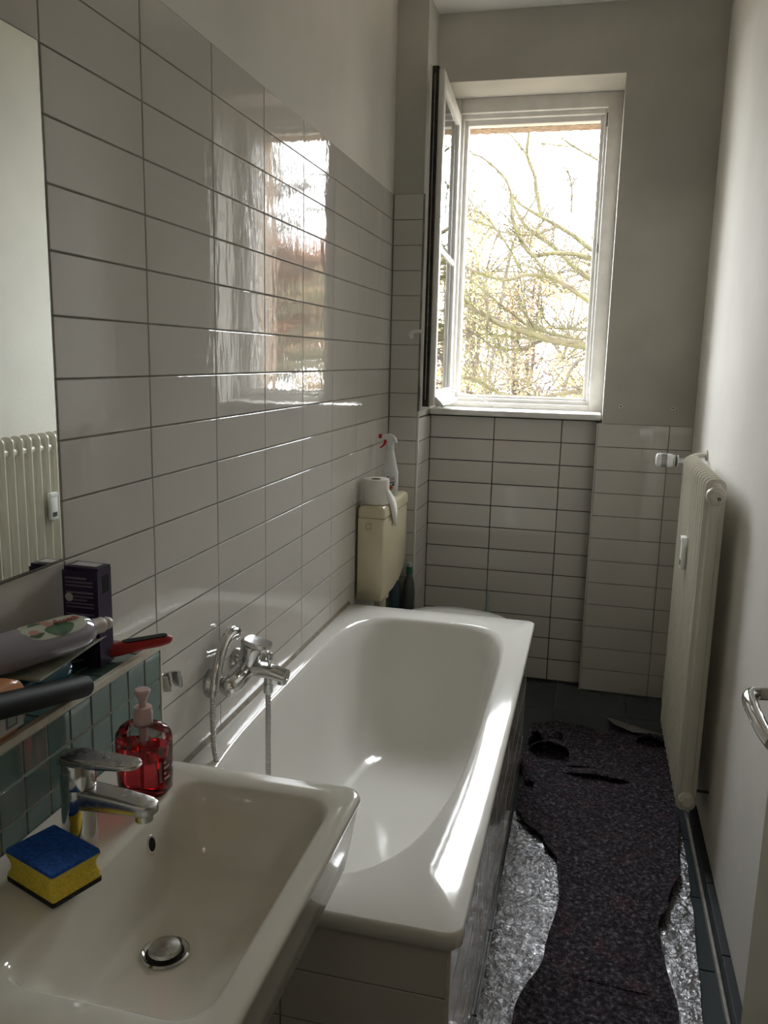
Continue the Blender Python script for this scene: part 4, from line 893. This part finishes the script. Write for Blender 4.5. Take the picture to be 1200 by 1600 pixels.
for k, (pp, r0, r1, dy) in enumerate(BR):
    pts = [at_px(*cp(a, b), dy+.12*noise.noise(Vector((i*.9, k, 0)))) for i, (a, b) in enumerate(pp)]
    if pp[0][0] > 715:
        e = pts[0]; d = (pts[0]-pts[1]).normalized()
        d.z = max(-.45, min(.3, d.z)); e1 = e+d*.55; rem = TX-e1.x
        pts = [Vector((TX-.05, TY+.02, e1.z+d.z*rem*.6-.25)), e1.lerp(Vector((TX, TY, e1.z+d.z*rem*.6)), .4), e1]+pts
        rr = [r0*1.9, r0*1.5, r0*1.2]+[r0+(r1-r0)*i/(len(pp)-1) for i in range(len(pp))]
    else: rr = [r0+(r1-r0)*i/(len(pp)-1) for i in range(len(pp))]
    P = catmull(pts, 5); RR = []
    for i in range(len(P)):
        t = min(i/5, len(rr)-1-1e-6); a = int(t); RR.append(.0015+1.15*(rr[a]+(rr[min(a+1, len(rr)-1)]-rr[a])*(t-a)) )
    MB().tube(P, RR, 8).ob('branch', 'bark', tree, 60)
    for i in range(0 if pp[0][0] <= 715 else 12, len(P)-1):
        L_ = (P[i+1]-P[i]).length
        for q_ in range(max(1, round(L_/.015))): spots.append((P[i].lerp(P[i+1], random.random()), (P[i+1]-P[i]).normalized()))
tw = MB()
for _ in range(1500):
    p, d = random.choice(spots)
    dv = (d*.5+Vector((random.uniform(-1,.4), random.uniform(-.7,.7), random.uniform(-.6,1)))).normalized(); L = random.uniform(.08,.45); q = [p.copy()]
    for s_ in range(4):
        dv = (dv+Vector((random.uniform(-.4,.4), random.uniform(-.3,.3), random.uniform(-.3,.45)))).normalized(); q.append(q[-1]+dv*L/4)
        if s_ and random.random() < .5:
            e = (dv+Vector((random.uniform(-1,1), random.uniform(-.6,.6), random.uniform(-.8,.8)))).normalized()
            tw.tube([q[-1], q[-1]+e*L*.3], [.0022,.0012], 4, False)
    tw.tube(q, [.0036,.0030,.0025,.002,.0015], 5, False)
tag(tw.ob('twigs', 'bark', tree), 'fine bare twigs', kind='stuff')

def shrub(name, label, c, rad, n, m, size, stems=7, twig=60):
    t = thing(name, label, 'shrub', (c[0], c[1], -5), group='garden shrubs and trees')
    cz, rz = c[2], rad[2]; v, f = [], []
    clumps = [(Vector((random.gauss(0,.45)*rad[0], random.gauss(0,.4)*rad[1], random.uniform(-.9,.9)*rz)), random.uniform(.10,.26)) for _ in range(34)]
    for _ in range(n):
        o_, s_ = random.choice(clumps); s0 = s_*min(rad[0], rz)
        p = Vector(c)+o_+Vector((random.gauss(0,s0), random.gauss(0,s0), random.gauss(0,s0)))
        a = Vector((random.gauss(0,1), random.gauss(0,1), random.gauss(0,1))).normalized(); b = a.orthogonal().normalized(); s = size*random.uniform(.5,1.2)
        k = len(v); v += [p-a*s, p+b*s*.5, p+a*s, p-b*s*.5]; f.append((k,k+1,k+2,k+3))
    tag(MB().add(v, f).ob('foliage', m, t, None, False), 'loose autumn foliage', kind='stuff')
    for i in range(stems):
        o_, _s = clumps[i]
        MB().tube(catmull([(c[0]+random.uniform(-.2,.2), c[1], -5), (c[0]+o_.x*.2, c[1]+o_.y*.2, (cz-5)/2), Vector(c)+o_*.6, Vector(c)+o_*1.1+Vector((0,0,rz*.3))],5), [.06-.0034*j for j in range(16)], 6).ob('stem', 'bark_grey', t, 60)
    mb = MB()
    for _ in range(twig):
        p = Vector(c)+random.choice(clumps)[0]; d = Vector((random.uniform(-1,1), random.uniform(-.5,.5), random.uniform(-.3,1))).normalized(); e = (d+Vector((random.uniform(-.6,.6),0,random.uniform(-.4,.4)))).normalized()
        L = random.uniform(.5,1.3)*min(rad[0],1.4); mb.tube([p, p+d*L*.5, p+d*L*.5+e*L*.5], [.012,.009,.004], 5, False)
    tag(mb.ob('twigs', 'bark_grey', t), 'thin twigs', kind='stuff')
random.seed(23)
shrub('tall_shrub', 'yellow-leaved shrub at the lower left of the window view', (-1.1, 12.0, 1.9), (1.0, .8, 1.9), 6500, 'leaf_yellow', .032, 9, 160)
shrub('tall_shrub', 'thin yellow-green shrub at the lower right of the window view', (.75, 12.6, 1.3), (.9, .8, 1.9), 5500, 'leaf_yellow', .032, 9, 160)
shrub('copper_shrub', 'copper-leaved small tree behind the branches in the window centre', (-.45, 15.5, 2.7), (.8, .7, 1.7), 3500, 'leaf_orange', .034, 7, 120)
shrub('brown_shrub', 'pale brown shrub low behind the window branches', (.0, 9.6, .9), (.9, .6, 1.1), 3000, 'leaf_brown', .026, 8, 140)
shrub('hedge_tree', 'brown tree beyond the right side of the window', (3.1, 13.0, .9), (1.1, .9, 2.2), 9000, 'leaf_brown', .10)
shrub('hedge_tree', 'orange beech tree further right of the window view', (5.4, 16.0, 2.6), (1.5, 1.0, 1.1), 9000, 'leaf_orange', .12)
shrub('hedge_tree', 'yellow tree far right outside the window view', (8.6, 15.0, 1.2), (1.5, 1.0, 2.2), 7000, 'leaf_yellow', .12)
shrub('hedge_tree', 'brown tree far left outside the window', (-4.6, 13.5, 1.3), (1.5, 1.0, 2.4), 5000, 'leaf_brown', .10)
shrub('distant_tree', 'distant pale brown tree left behind the branches', (-2.4, 22.0, 3.0), (1.8, 1.2, 2.8), 7000, 'leaf_brown', .05, 7, 120)
shrub('distant_tree', 'distant yellowish tree right behind the branches', (1.6, 24.0, 2.2), (2.2, 1.2, 2.6), 7000, 'leaf_yellow', .05, 7, 120)
shrub('leafless_tree', 'tall leafless tree far to the right of the window view', (5.0, 12.5, 4.6), (1.9, 1.0, 2.6), 900, 'leaf_brown', .05, 14, 420)
